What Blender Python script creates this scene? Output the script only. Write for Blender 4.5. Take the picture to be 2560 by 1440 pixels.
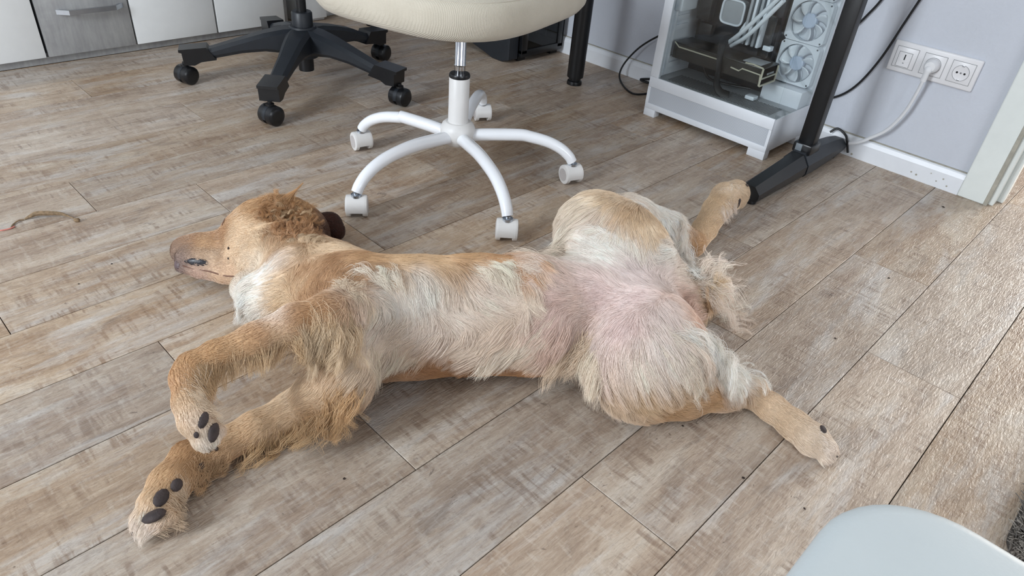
import bpy, bmesh, math, random
import numpy as np
from mathutils import Vector, Matrix
from mathutils.kdtree import KDTree

random.seed(7)
rng = np.random.default_rng(11)
scene = bpy.context.scene
for o in list(bpy.data.objects):
    bpy.data.objects.remove(o, do_unlink=True)
COL = scene.collection

# ---------------------------------------------------------------- camera
CAM_H = 0.82
FPX = 1746.75
PITCH, ROLL, YAW = math.radians(35.0745), math.radians(5.466), math.radians(-48.106)
CAMR = Matrix.Rotation(YAW, 3, 'Z') @ Matrix.Rotation(math.pi / 2 - PITCH, 3, 'X') @ Matrix.Rotation(ROLL, 3, 'Z')
cam_data = bpy.data.cameras.new('camera')
cam_data.sensor_width = 36.0
cam_data.lens = FPX / 2560 * 36.0
cam_data.clip_start = 0.02
cam = bpy.data.objects.new('camera', cam_data)
COL.objects.link(cam)
cam.matrix_world = Matrix.Translation((0, 0, CAM_H)) @ CAMR.to_4x4()
scene.camera = cam

# ---------------------------------------------------------------- world, daylight, exposure
world = bpy.data.worlds.new('sky')
scene.world = world
world.use_nodes = True
wn = world.node_tree
bg = wn.nodes['Background']
bg.inputs['Color'].default_value = (0.62, 0.80, 1.0, 1)
bg.inputs['Strength'].default_value = 1.0

def area(name, loc, target, sx, sy, power, color):
    d = bpy.data.lights.new(name, 'AREA')
    d.shape = 'RECTANGLE'
    d.size, d.size_y = sx, sy
    d.energy = power
    d.color = color
    o = bpy.data.objects.new(name, d)
    COL.objects.link(o)
    o.location = loc
    v = Vector(target) - Vector(loc)
    o.rotation_euler = v.to_track_quat('-Z', 'Y').to_euler()
    return o

# daylight entering by the window of the room (behind and left of the viewer) and of the room beyond the door
area('window_daylight', (-2.16, 1.25, 1.50), (0.0, 1.20, 1.00), 0.75, 1.30, 185, (0.87, 0.94, 1.0))
area('added_fill_side', (-0.40, -3.36, 1.45), (0.2, 0.0, 0.9), 2.20, 1.50, 120, (0.90, 0.95, 1.0))  # added fill lamp behind the viewer for evener light, no known window
area('window_daylight_hall', (5.10, -0.95, 1.15), (2.0, -0.35, 0.3), 1.30, 2.0, 230, (1.0, 0.95, 0.88))

vs = scene.view_settings
vs.view_transform = 'Standard'
vs.look = 'None'
vs.gamma = 1.0
vs.use_curve_mapping = False
vs.exposure = -1.07

# ---------------------------------------------------------------- pixel helpers (2560x1440 frame of the photograph)
def ray(px, py):
    return CAMR @ Vector(((px - 1280) / FPX, -(py - 720) / FPX, -1.0))
def fl(px, py, z=0.0):
    d = ray(px, py)
    return Vector((0, 0, CAM_H)) + d * ((z - CAM_H) / d.z)
def onx(px, py, X):
    d = ray(px, py)
    return Vector((0, 0, CAM_H)) + d * (X / d.x)
def ony(px, py, Y):
    d = ray(px, py)
    return Vector((0, 0, CAM_H)) + d * (Y / d.y)

# ---------------------------------------------------------------- materials
def srgb(r, g, b):
    f = lambda c: (c / 255 / 12.92) if c / 255 <= 0.04045 else ((c / 255 + 0.055) / 1.055) ** 2.4
    return (f(r), f(g), f(b), 1.0)

class NT:
    def __init__(self, name):
        self.m = bpy.data.materials.new(name)
        self.m.use_nodes = True
        self.t = self.m.node_tree
        self.b = self.t.nodes['Principled BSDF']
    def n(self, typ, **kw):
        nd = self.t.nodes.new(typ)
        for k, v in kw.items():
            setattr(nd, k, v)
        return nd
    def l(self, a, b):
        self.t.links.new(a, b)
    def noise(self, vec, scale, detail=3.0, rough=0.55, dist=0.0):
        nd = self.n('ShaderNodeTexNoise')
        nd.inputs['Scale'].default_value = scale
        nd.inputs['Detail'].default_value = detail
        nd.inputs['Roughness'].default_value = rough
        nd.inputs['Distortion'].default_value = dist
        self.l(vec, nd.inputs['Vector'])
        return nd.outputs['Fac']
    def mapping(self, vec, scale, loc=(0, 0, 0)):
        nd = self.n('ShaderNodeMapping')
        nd.inputs['Scale'].default_value = scale
        nd.inputs['Location'].default_value = loc
        self.l(vec, nd.inputs['Vector'])
        return nd.outputs['Vector']
    def ramp(self, fac, stops):
        nd = self.n('ShaderNodeValToRGB')
        el = nd.color_ramp.elements
        while len(el) < len(stops):
            el.new(0.5)
        for e, (p, c) in zip(el, stops):
            e.position = p
            e.color = c if len(c) == 4 else (*c, 1)
        self.l(fac, nd.inputs['Fac'])
        return nd.outputs['Color']
    def mix(self, fac, a, b, mode='MIX'):
        nd = self.n('ShaderNodeMix', data_type='RGBA', blend_type=mode)
        for s, v in ((0, fac), (6, a), (7, b)):
            if hasattr(v, 'links') or hasattr(v, 'is_linked'):
                self.l(v, nd.inputs[s])
            else:
                nd.inputs[s].default_value = v
        return nd.outputs[2]
    def math(self, op, a, b=None):
        nd = self.n('ShaderNodeMath', operation=op)
        for i, v in enumerate((a, b)):
            if v is None:
                continue
            if hasattr(v, 'is_linked'):
                self.l(v, nd.inputs[i])
            else:
                nd.inputs[i].default_value = v
        return nd.outputs[0]
    def bump(self, h, strength, dist):
        nd = self.n('ShaderNodeBump')
        nd.inputs['Strength'].default_value = strength
        nd.inputs['Distance'].default_value = dist
        self.l(h, nd.inputs['Height'])
        self.l(nd.outputs['Normal'], self.b.inputs['Normal'])

def mat(name, rgb, rough=0.5, metal=0.0, var=0.06, scale=30.0, bump=0.0, bscale=200.0, bdist=0.001, spec=0.5, coat=0.0):
    """plain surface with slight procedural variation in tone, and fine relief where wanted"""
    k = NT(name)
    tc = k.n('ShaderNodeTexCoord').outputs['Object']
    c = srgb(*rgb)
    dark = tuple(v * (1 - var) for v in c[:3]) + (1,)
    lite = tuple(min(1, v * (1 + var)) for v in c[:3]) + (1,)
    f = k.noise(tc, scale, 4)
    k.l(k.ramp(f, [(0.3, dark), (0.7, lite)]), k.b.inputs['Base Color'])
    k.b.inputs['Roughness'].default_value = rough
    k.b.inputs['Metallic'].default_value = metal
    k.b.inputs['Specular IOR Level'].default_value = spec
    k.b.inputs['Coat Weight'].default_value = coat
    if bump:
        k.bump(k.noise(tc, bscale, 3), bump, bdist)
    return k.m

M = {}
M['wall'] = mat('white_wall_plaster', (201, 205, 214), 0.75, var=0.03, scale=6, bump=0.5, bscale=120, bdist=0.002)
M['ceiling'] = mat('ceiling_paint', (224, 224, 222), 0.8)
M['trim'] = mat('white_lacquer', (232, 235, 240), 0.35, var=0.02)
M['doorframe'] = mat('door_frame_paint', (226, 231, 228), 0.3, var=0.02)
M['dirt'] = mat('old_caulk', (168, 164, 152), 0.8, var=0.15, scale=60)
M['white_metal'] = mat('white_powder_coat', (244, 246, 250), 0.22, var=0.01, coat=0.3)
M['white_plastic'] = mat('white_plastic', (230, 228, 226), 0.4, var=0.02)
M['grey_rubber'] = mat('grey_tread', (196, 190, 188), 0.6)
M['chrome'] = mat('chrome', (210, 212, 216), 0.12, 1.0, var=0.02)
M['zinc'] = mat('zinc', (190, 196, 204), 0.3, 1.0)
M['black_plastic'] = mat('black_nylon', (34, 38, 44), 0.42, var=0.1, bump=0.15, bscale=600)
M['black_gloss'] = mat('black_hard_plastic', (20, 21, 24), 0.3, var=0.1)
M['black_metal'] = mat('black_powder_coat', (17, 18, 21), 0.38, var=0.1, bump=0.2, bscale=900, bdist=0.0005)
M['grey_metal'] = mat('grey_column_side', (120, 122, 126), 0.4, 0.2)
M['tape'] = mat('grey_tape', (120, 128, 134), 0.5)
M['sock_white'] = mat('socket_plastic', (226, 225, 227), 0.3, var=0.01)
M['sock_line'] = mat('socket_gap', (120, 122, 124), 0.6)
M['dark_hole'] = mat('dark_hole', (30, 30, 32), 0.6)
M['cable_white'] = mat('white_cable', (222, 222, 224), 0.45, var=0.02)
M['cable_black'] = mat('black_cable', (22, 22, 24), 0.45)
M['pc_white'] = mat('pc_white_steel', (228, 232, 238), 0.35, var=0.015)
M['pc_grey'] = mat('pc_floor_plate', (160, 164, 168), 0.45, var=0.06)
M['pc_dark'] = mat('pc_board', (46, 47, 52), 0.5, var=0.3, scale=50)
M['pc_black'] = mat('pc_black', (22, 22, 23), 0.4, var=0.2)
M['pc_bronze'] = mat('card_shroud', (44, 42, 38), 0.32, 0.3, var=0.15)
M['pc_cream'] = mat('card_trim', (196, 192, 172), 0.35, 0.2)
M['fan_white'] = mat('fan_white', (224, 230, 236), 0.3, var=0.02)
M['fan_hub'] = mat('fan_hub', (186, 200, 220), 0.3, var=0.02)
M['pad'] = mat('paw_pad_leather', (58, 48, 47), 0.75, var=0.35, scale=90, bump=0.6, bscale=500, bdist=0.001)
M['claw'] = mat('claw_horn', (70, 56, 48), 0.4)
M['lip'] = mat('dark_lip', (38, 38, 44), 0.35, var=0.3, scale=120, bump=0.4, bscale=300)
M['cab_white'] = mat('cabinet_white', (238, 240, 240), 0.45, var=0.015)
M['crumb'] = mat('dark_crumb', (50, 38, 32), 0.9, var=0.3)
M['twig'] = mat('dry_fibre', (132, 110, 84), 0.85, var=0.35, scale=150, bump=0.6, bscale=400)
M['pink'] = mat('pink_thread', (206, 130, 118), 0.8)
M['stool'] = mat('white_faux_leather', (196, 204, 206), 0.45, var=0.02, scale=12, bump=0.12, bscale=260)
M['rug_back'] = mat('rug_backing', (62, 58, 54), 0.95)

def cloth_mat():
    k = NT('cream_seat_fabric')
    tc = k.n('ShaderNodeTexCoord').outputs['Object']
    f = k.noise(tc, 8, 4)
    k.l(k.ramp(f, [(0.3, srgb(188, 180, 164)), (0.7, srgb(202, 194, 178))]), k.b.inputs['Base Color'])
    k.b.inputs['Roughness'].default_value = 0.85
    k.b.inputs['Sheen Weight'].default_value = 0.2
    w = k.n('ShaderNodeTexWave', wave_type='BANDS', bands_direction='X')
    w.inputs['Scale'].default_value = 110
    w.inputs['Distortion'].default_value = 2.5
    w.inputs['Detail Scale'].default_value = 6
    k.l(tc, w.inputs['Vector'])
    k.bump(w.outputs['Fac'], 0.35, 0.002)
    return k.m
M['seat'] = cloth_mat()

def concrete_mat():
    k = NT('grey_concrete_look')
    tc = k.n('ShaderNodeTexCoord').outputs['Object']
    a = k.noise(tc, 6, 6, 0.65, 0.6)
    b = k.noise(k.mapping(tc, (40, 40, 6)), 2, 4)
    c1 = k.ramp(a, [(0.25, srgb(128, 128, 130)), (0.55, srgb(158, 158, 158)), (0.8, srgb(182, 182, 180))])
    k.l(k.mix(0.25, c1, k.ramp(b, [(0.35, srgb(120, 120, 122)), (0.7, srgb(190, 190, 188))])), k.b.inputs['Base Color'])
    k.b.inputs['Roughness'].default_value = 0.55
    return k.m
M['concrete'] = concrete_mat()

def glass_mat():
    k = NT('clear_glass')
    t = k.t
    out = t.nodes['Material Output']
    tr = k.n('ShaderNodeBsdfTransparent')
    tr.inputs['Color'].default_value = (0.96, 0.98, 0.98, 1)
    gl = k.n('ShaderNodeBsdfGlossy')
    gl.inputs['Roughness'].default_value = 0.02
    lw = k.n('ShaderNodeLayerWeight')
    lw.inputs['Blend'].default_value = 0.5
    fac = k.math('ADD', k.math('MULTIPLY', k.math('POWER', lw.outputs['Facing'], 5.0), 0.96), 0.04)
    mx = k.n('ShaderNodeMixShader')
    k.l(fac, mx.inputs[0])
    k.l(tr.outputs[0], mx.inputs[1])
    k.l(gl.outputs[0], mx.inputs[2])
    k.l(mx.outputs[0], out.inputs['Surface'])
    return k.m
M['glass'] = glass_mat()
M['smoked'] = glass_mat()
M['smoked'].name = 'smoked_glass'
for nd in M['smoked'].node_tree.nodes:
    if nd.type == 'BSDF_TRANSPARENT':
        nd.inputs['Color'].default_value = (0.45, 0.47, 0.5, 1)

def mesh_mat():
    """fine ventilation mesh on the computer's lower side"""
    k = NT('pc_vent_mesh')
    tc = k.n('ShaderNodeTexCoord').outputs['Object']
    v = k.n('ShaderNodeTexVoronoi')
    v.inputs['Scale'].default_value = 420
    v.inputs['Randomness'].default_value = 0.0
    k.l(tc, v.inputs['Vector'])
    k.l(k.ramp(v.outputs['Distance'], [(0.25, srgb(150, 155, 164)), (0.5, srgb(212, 217, 224))]), k.b.inputs['Base Color'])
    k.b.inputs['Roughness'].default_value = 0.5
    return k.m
M['vent'] = mesh_mat()

def plank_mat():
    k = NT('weathered_plank_decor')
    tc0 = k.n('ShaderNodeTexCoord').outputs['Object']
    oi = k.n('ShaderNodeObjectInfo')
    r = oi.outputs['Random']
    off = k.n('ShaderNodeCombineXYZ')
    k.l(k.math('MULTIPLY', r, 37.0), off.inputs[0])
    k.l(k.math('MULTIPLY', r, 91.0), off.inputs[1])
    k.l(k.math('MULTIPLY', r, 53.0), off.inputs[2])
    add = k.n('ShaderNodeVectorMath', operation='ADD')
    k.l(tc0, add.inputs[0]); k.l(off.outputs[0], add.inputs[1])
    tc = add.outputs[0]
    # broad patches along the board: brown, beige, pale grey wash
    s1 = k.noise(k.mapping(tc, (2.0, 9, 1)), 1.7, 6, 0.66, 0.6)
    base = k.ramp(s1, [(0.28, srgb(134, 112, 94)), (0.40, srgb(163, 142, 123)), (0.52, srgb(187, 168, 149)), (0.62, srgb(202, 188, 172)), (0.75, srgb(216, 207, 196))])
    # pale cool wash
    s2 = k.noise(k.mapping(tc, (1.6, 8, 1), (3, 7, 0)), 1.8, 6, 0.68, 0.4)
    wash = k.ramp(s2, [(0.50, (0, 0, 0)), (0.64, (1, 1, 1))])
    base = k.mix(k.math('MULTIPLY', wash, 0.72), base, srgb(207, 204, 201))
    # warm brown patches
    s3 = k.noise(k.mapping(tc, (1.8, 7, 1), (11, 2, 0)), 2.2, 6, 0.68, 0.5)
    warm = k.ramp(s3, [(0.52, (0, 0, 0)), (0.68, (1, 1, 1))])
    base = k.mix(k.math('MULTIPLY', warm, 0.58), base, srgb(150, 121, 97))
    # dull dark stains
    s3b = k.noise(k.mapping(tc, (3.0, 9, 1), (21, 12, 0)), 2.0, 6, 0.7, 0.8)
    stain = k.ramp(s3b, [(0.56, (0, 0, 0)), (0.70, (1, 1, 1))])
    base = k.mix(k.math('MULTIPLY', stain, 0.62), base, srgb(118, 104, 94))
    # cross-cut saw marks: short bars across the grain
    s4 = k.noise(k.mapping(tc, (70, 7, 1)), 1.5, 3, 0.6, 0.3)
    s4m = k.noise(k.mapping(tc, (3.2, 11, 1), (5, 5, 0)), 2.0, 4, 0.65)
    saw = k.math('MULTIPLY', k.ramp(s4, [(0.48, (0, 0, 0)), (0.62, (1, 1, 1))]), k.ramp(s4m, [(0.48, (0, 0, 0)), (0.58, (1, 1, 1))]))
    base = k.mix(k.math('MULTIPLY', saw, 0.78), base, srgb(130, 106, 88))
    s4w = k.noise(k.mapping(tc, (45, 12, 1), (8, 3, 0)), 1.8, 3, 0.6, 0.3)
    base = k.mix(k.math('MULTIPLY', k.ramp(s4w, [(0.56, (0, 0, 0)), (0.68, (1, 1, 1))]), 0.35), base, srgb(216, 206, 194))
    # fine grain
    s5 = k.noise(k.mapping(tc, (12, 110, 1)), 1.6, 4, 0.65, 0.9)
    base = k.mix(0.26, base, k.ramp(s5, [(0.32, srgb(128, 114, 102)), (0.5, srgb(182, 167, 152)), (0.68, srgb(224, 215, 204))]), 'MIX')
    s5b = k.noise(k.mapping(tc, (70, 150, 1)), 1.3, 4, 0.7, 0.6)
    base = k.mix(k.math('MULTIPLY', k.ramp(s5b, [(0.54, (0, 0, 0)), (0.66, (1, 1, 1))]), 0.32), base, srgb(126, 110, 98))
    # knots and cracked checks
    s6 = k.noise(k.mapping(tc, (6, 12, 1), (1, 9, 0)), 1.9, 5, 0.7, 2.6)
    knot = k.ramp(s6, [(0.66, (0, 0, 0)), (0.70, (1, 1, 1)), (0.74, (0.1, 0.1, 0.1)), (0.78, (1, 1, 1))])
    base = k.mix(k.math('MULTIPLY', knot, 0.78), base, srgb(88, 74, 64))
    # board-to-board tone
    hsv = k.n('ShaderNodeHueSaturation')
    k.l(base, hsv.inputs['Color'])
    r2 = k.math('FRACT', k.math('MULTIPLY', r, 7.31))
    k.l(k.math('ADD', k.math('MULTIPLY', r2, 0.42), 0.92), hsv.inputs['Saturation'])
    k.l(k.math('ADD', k.math('MULTIPLY', r, 0.24), 0.80), hsv.inputs['Value'])
    k.l(hsv.outputs['Color'], k.b.inputs['Base Color'])
    # embossed grain: wavy ridges
    g1 = k.noise(k.mapping(tc, (26, 120, 1)), 1.4, 2, 0.5, 1.6)
    g2 = k.noise(k.mapping(tc, (70, 150, 1)), 2.2, 2, 0.5, 0.5)
    h = k.math('ADD', k.math('MULTIPLY', g1, 1.0), k.math('MULTIPLY', g2, 0.5))
    k.bump(h, 0.55, 0.0028)
    rr = k.ramp(s5, [(0.3, (0.46,) * 3), (0.7, (0.33,) * 3)])
    k.l(rr, k.b.inputs['Roughness'])
    k.b.inputs['Specular IOR Level'].default_value = 0.5
    return k.m
M['plank'] = plank_mat()
M['joint'] = mat('floor_joint', (52, 46, 42), 0.9)

# ---------------------------------------------------------------- mesh helpers
class MB:
    """collects simple shapes; build() links them as one mesh object"""
    def __init__(self):
        self.bm = bmesh.new()
    def _xf(self, vs, Mx):
        if Mx is not None:
            bmesh.ops.transform(self.bm, matrix=Mx, verts=vs)
    def box(self, a, b, bev=0.0, Mx=None, seg=2):
        r = bmesh.ops.create_cube(self.bm, size=1.0)
        vs = r['verts']
        c = [(a[i] + b[i]) / 2 for i in range(3)]
        s = [abs(b[i] - a[i]) for i in range(3)]
        for v in vs:
            v.co = Vector((c[0] + v.co.x * s[0], c[1] + v.co.y * s[1], c[2] + v.co.z * s[2]))
        if bev:
            es = list({e for v in vs for e in v.link_edges})
            n = set(self.bm.verts)
            q = bmesh.ops.bevel(self.bm, geom=es, offset=bev, segments=seg, affect='EDGES', profile=0.5)
            vs = list({v for f in q['faces'] for v in f.verts} | {v for v in vs if v.is_valid})
            # whole island
            seen = set(vs)
            st = list(vs)
            while st:
                v = st.pop()
                for e in v.link_edges:
                    w = e.other_vert(v)
                    if w not in seen:
                        seen.add(w); st.append(w)
            vs = list(seen)
        self._xf(vs, Mx)
        return self
    def lathe(self, prof, n=24, Mx=None):
        """profile list of (r, z) turned about z"""
        rings = []
        for r, z in prof:
            if r < 1e-6:
                rings.append([self.bm.verts.new((0, 0, z))])
            else:
                rings.append([self.bm.verts.new((r * math.cos(2 * math.pi * i / n), r * math.sin(2 * math.pi * i / n), z)) for i in range(n)])
        for A, B in zip(rings, rings[1:]):
            if len(A) == 1 and len(B) == 1:
                continue
            for i in range(n):
                j = (i + 1) % n
                if len(A) == 1:
                    self.bm.faces.new((A[0], B[j], B[i])) if True else None
                elif len(B) == 1:
                    self.bm.faces.new((A[i], A[j], B[0]))
                else:
                    self.bm.faces.new((A[i], A[j], B[j], B[i]))
        self._xf([v for R in rings for v in R], Mx)
        return self
    def tube(self, pts, rad, n=12, caps=True, flat=1.0, up=None):
        """sweep along points; rad scalar or list; flat squeezes the second axis"""
        pts = [Vector(p) for p in pts]
        rs = rad if isinstance(rad, (list, tuple)) else [rad] * len(pts)
        rings = []
        T0 = (pts[1] - pts[0]).normalized()
        u = Vector(up) if up is not None else (Vector((0, 0, 1)) if abs(T0.z) < 0.9 else Vector((1, 0, 0)))
        u = (u - T0 * u.dot(T0)).normalized()
        for i, p in enumerate(pts):
            T = (pts[min(i + 1, len(pts) - 1)] - pts[max(i - 1, 0)]).normalized()
            u = (u - T * u.dot(T)).normalized()
            v = T.cross(u)
            rings.append([self.bm.verts.new(p + (u * math.cos(2 * math.pi * k / n) * flat + v * math.sin(2 * math.pi * k / n)) * rs[i]) for k in range(n)])
        for A, B in zip(rings, rings[1:]):
            for i in range(n):
                j = (i + 1) % n
                self.bm.faces.new((A[i], A[j], B[j], B[i]))
        if caps:
            self.bm.faces.new(rings[0][::-1])
            self.bm.faces.new(rings[-1])
        return self
    def prism(self, poly, axis, a, b, bev=0.0):
        """polygon (2D) extruded along axis 'x','y' or 'z' from a to b"""
        def P(p, t):
            return {'x': (t, p[0], p[1]), 'y': (p[0], t, p[1]), 'z': (p[0], p[1], t)}[axis]
        A = [self.bm.verts.new(P(p, a)) for p in poly]
        B = [self.bm.verts.new(P(p, b)) for p in poly]
        n = len(poly)
        self.bm.faces.new(A[::-1]); self.bm.faces.new(B)
        for i in range(n):
            self.bm.faces.new((A[i], A[(i + 1) % n], B[(i + 1) % n], B[i]))
        return self
    def mesh(self, name, material, smooth=True, angle=40):
        bmesh.ops.recalc_face_normals(self.bm, faces=self.bm.faces)
        me = bpy.data.meshes.new(name)
        self.bm.to_mesh(me)
        self.bm.free()
        me.materials.append(material)
        if smooth:
            me.polygons.foreach_set('use_smooth', [True] * len(me.polygons))
            me.set_sharp_from_angle(angle=math.radians(angle))
        return me
    def build(self, name, material, parent=None, smooth=True, angle=40):
        return link(name, self.mesh(name, material, smooth, angle), parent)

def link(name, me, parent=None):
    o = bpy.data.objects.new(name, me)
    COL.objects.link(o)
    if parent is not None:
        o.parent = parent
        o.matrix_parent_inverse = Matrix.Translation(-parent.location) if parent.type == 'EMPTY' and parent.parent is None and parent.rotation_euler.z == 0 else Matrix.Identity(4)
    return o
def tag(o, label=None, cat=None, group=None, kind=None):
    if label: o['label'] = label
    if cat: o['category'] = cat
    if group: o['group'] = group
    if kind: o['kind'] = kind
    return o
def empty(name, loc=(0, 0, 0), label=None, cat=None, group=None):
    o = bpy.data.objects.new(name, None)
    o.empty_display_size = 0.05
    COL.objects.link(o)
    o.location = loc
    return tag(o, label, cat, group)
def smooth_path(pts, n=8):
    """Catmull-Rom through points"""
    P = [Vector(p) for p in pts]
    P = [P[0] * 2 - P[1]] + P + [P[-1] * 2 - P[-2]]
    out = []
    for i in range(1, len(P) - 2):
        for k in range(n):
            t = k / n
            a, b, c, d = P[i - 1], P[i], P[i + 1], P[i + 2]
            out.append(0.5 * ((2 * b) + (c - a) * t + (2 * a - 5 * b + 4 * c - d) * t * t + (3 * b - 3 * c + d - a) * t ** 3))
    out.append(P[-2])
    return out

# ================================================================ the room
WX = 2.191          # wall with the sockets
BACKY = 2.98        # wall behind the cabinet
CEIL = 2.50
DOOR_Y0, DOOR_Y1 = -0.66, 0.222

floor = MB().box((-2.3, -3.5, -0.08), (5.3, 3.2, -0.008)).build('floor', M['joint'], smooth=False)
tag(floor, kind='structure', label='weathered grey brown plank floor of the room')
PW, PL, Y0 = 0.171, 1.0, 0.0275
def plank_mesh():
    mb = MB()
    mb.box((0.0007, 0.0007, -0.008), (PL - 0.0007, PW - 0.0007, 0.0), 0.0006, seg=1)
    return mb.mesh('plank', M['plank'], smooth=False)
pm = plank_mesh()
offs = {0: .26, 1: .607, 2: .10, 3: .43, 4: .714, 5: .272, 6: .755, 7: .095, 8: .578, 9: .355, 10: .20, 11: .767, 12: .08, 13: .585, 14: .33, 15: .9}
prng = random.Random(5)
for row in range(-21, 18):
    o = offs.get(row, prng.random())
    x = o - 4
    while x < 5.2:
        if x + PL > -2.2 and x > -3.0:
            link('plank', pm, floor).location = (x, Y0 + row * PW, 0)
        x += PL

def struct(name, mb, m, parent=None):
    return tag(mb.build(name, m, parent, smooth=False), kind='structure')
# socket wall with the door opening
w = MB()
w.box((WX, DOOR_Y1 + 0.03, 0), (WX + 0.12, BACKY + 0.1, CEIL))
w.box((WX, -3.5, 0), (WX + 0.12, DOOR_Y0 - 0.03, CEIL))
w.box((WX, DOOR_Y0 - 0.03, 2.03), (WX + 0.12, DOOR_Y1 + 0.03, CEIL))
struct('wall_right', w, M['wall'])
struct('wall_back', MB().box((-2.3, BACKY, 0), (WX + 0.12, BACKY + 0.12, CEIL)), M['wall'])
w = MB()   # window wall
w.box((-2.32, -3.5, 0), (-2.2, 0.85, CEIL)); w.box((-2.32, 1.65, 0), (-2.2, 3.1, CEIL))
w.box((-2.32, 0.85, 0), (-2.2, 1.65, 0.85)); w.box((-2.32, 0.85, 2.15), (-2.2, 1.65, CEIL))
struct('wall_left', w, M['wall'])
w = MB()
w.box((-2.3, -3.52, 0), (-1.5, -3.4, CEIL)); w.box((0.7, -3.52, 0), (WX + 0.12, -3.4, CEIL))
w.box((-1.5, -3.52, 0), (0.7, -3.4, 0.70)); w.box((-1.5, -3.52, 2.20), (0.7, -3.4, CEIL))
struct('wall_front', w, M['wall'])
struct('ceiling', MB().box((-2.3, -3.5, CEIL), (5.3, 3.1, CEIL + 0.1)), M['ceiling'])
# room beyond the door
w = MB()
w.box((5.2, -2.1, 0), (5.3, -1.62, CEIL)); w.box((5.2, -0.28, 0), (5.3, 1.6, CEIL)); w.box((5.2, -1.62, 2.2), (5.3, -0.28, CEIL))
struct('wall_hall_end', w, M['wall'])
struct('wall_hall_side', MB().box((WX + 0.12, 1.2, 0), (5.3, 1.3, CEIL)), M['wall'])
struct('wall_hall_near', MB().box((WX + 0.12, -2.1, 0), (5.3, -2.0, CEIL)), M['wall'])
# baseboards
def baseboard(name, y0, y1, x, h=0.062, t=0.014):
    poly = [(x, 0.0), (x - t, 0.0), (x - t, h - 0.016), (x - t + 0.004, h - 0.004), (x - t + 0.010, h), (x, h)]
    mb = MB().prism([(p[0], p[1]) for p in poly], 'y', y0, y1)
    return struct(name, mb, M['trim'])
bb = baseboard('baseboard_right', 0.312, BACKY, WX)
link('baseboard_caulk', MB().box((WX - 0.006, 0.312, 0.062), (WX + 0.001, BACKY, 0.0645)).mesh('caulk', M['dirt'], False), bb)  # thin beige-grey strip along the top of the baseboard
for (yy, zz, s) in ((0.36, 0.030, .003), (0.375, 0.018, .0025), (0.345, 0.014, .003), (0.43, 0.016, .0035), (0.445, 0.019, .003), (0.62, 0.009, .004), (0.395, 0.034, .0022)):
    link('scuff', MB().lathe([(0, 0), (s, 0), (s * .6, .0006), (0, .0008)], 7, Matrix.Translation((WX - 0.0138, yy, zz)) @ Matrix.Rotation(-math.pi / 2, 4, 'Y')).mesh('scuff', M['dirt'], False), bb)
struct('baseboard_back', MB().box((1.46, BACKY - 0.014, 0), (WX, BACKY, 0.062)), M['trim'])
# door frame
d = MB()
d.box((WX - 0.016, 0.243, 0), (WX + 0.02, 0.312, 2.10), 0.003)
d.box((WX - 0.016, DOOR_Y0 - 0.09, 0), (WX + 0.02, DOOR_Y0 - 0.02, 2.10), 0.003)
d.box((WX - 0.016, DOOR_Y0 - 0.09, 2.03), (WX + 0.02, 0.312, 2.10), 0.003)
d.box((WX - 0.002, 0.222, 0), (WX + 0.122, 0.2435, 2.03), 0.002)
d.box((WX - 0.002, DOOR_Y0 - 0.0215, 0), (WX + 0.122, DOOR_Y0, 2.03), 0.002)
d.box((WX + 0.04, 0.208, 0), (WX + 0.08, 0.223, 2.03), 0.003)
door = struct('trim_1', d, M['doorframe'])
tag(door, label='white painted door frame beside the sockets')
link('caulk_line', MB().box((WX - 0.0155, 0.234, 0.0), (WX - 0.003, 0.2435, 2.0)).mesh('caulk', M['dirt'], False), door)
# plastic threshold at the door
# ================================================================ low cabinet at the back left
CY = 2.596
sb = empty('sideboard', (0.9, CY + 0.18, 0), 'white and concrete grey low sideboard along the back wall', 'sideboard')
X0, X1, CH = -0.30, 1.432, 0.78
c = MB()
c.box((X0, CY + 0.02, 0.004), (X1, BACKY - 0.02, 0.03))
c.box((X0, CY + 0.001, 0.002), (X1, CY + 0.03, 0.024), 0.001)
c.box((X1 - 0.018, CY + 0.001, 0.002), (X1, BACKY - 0.02, CH))
c.box((X0, CY + 0.001, 0.002), (X0 + 0.018, BACKY - 0.02, CH))
c.box((X0, CY + 0.001, CH - 0.02), (X1, BACKY - 0.02, CH))
c.box((X0, BACKY - 0.03, 0.002), (X1, BACKY - 0.02, CH))
c.build('carcass', M['concrete'], sb, smooth=False)
c = MB()
for xx in (0.288, 0.577, 0.850, 1.139):
    c.box((xx - 0.010, CY + 0.022, 0.024), (xx + 0.010, BACKY - 0.03, CH - 0.02))
c.build('partition', M['black_plastic'], sb, smooth=False)
for (a, b) in ((-0.28, 0.286), (0.853, 1.1375), (1.1405, 1.413)):
    dd = MB().box((a + 0.002, CY - 0.016, 0.027), (b - 0.002, CY, CH - 0.024), 0.0012).build('door', M['cab_white'], sb)
dd = MB().box((0.290, CY - 0.016, 0.027), (0.5735, CY, CH - 0.024), 0.0012).build('door', M['cab_white'], sb)
for k in range(3):
    z0 = 0.027 + k * 0.245
    dr = MB().box((0.5815, CY - 0.016, z0), (0.8495, CY, z0 + 0.242), 0.0012).build('drawer', M['concrete'], sb)
    h = MB()
    hz = z0 + 0.124
    h.prism([(0.635, CY - 0.016), (0.665, CY - 0.042), (0.805, CY - 0.042), (0.835, CY - 0.016), (0.825, CY - 0.016), (0.800, CY - 0.036), (0.670, CY - 0.036), (0.645, CY - 0.016)], 'z', hz, hz + 0.014)
    tag(h.build('handle', M['zinc'], dr, angle=20), label='brushed metal bar handle')

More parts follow.
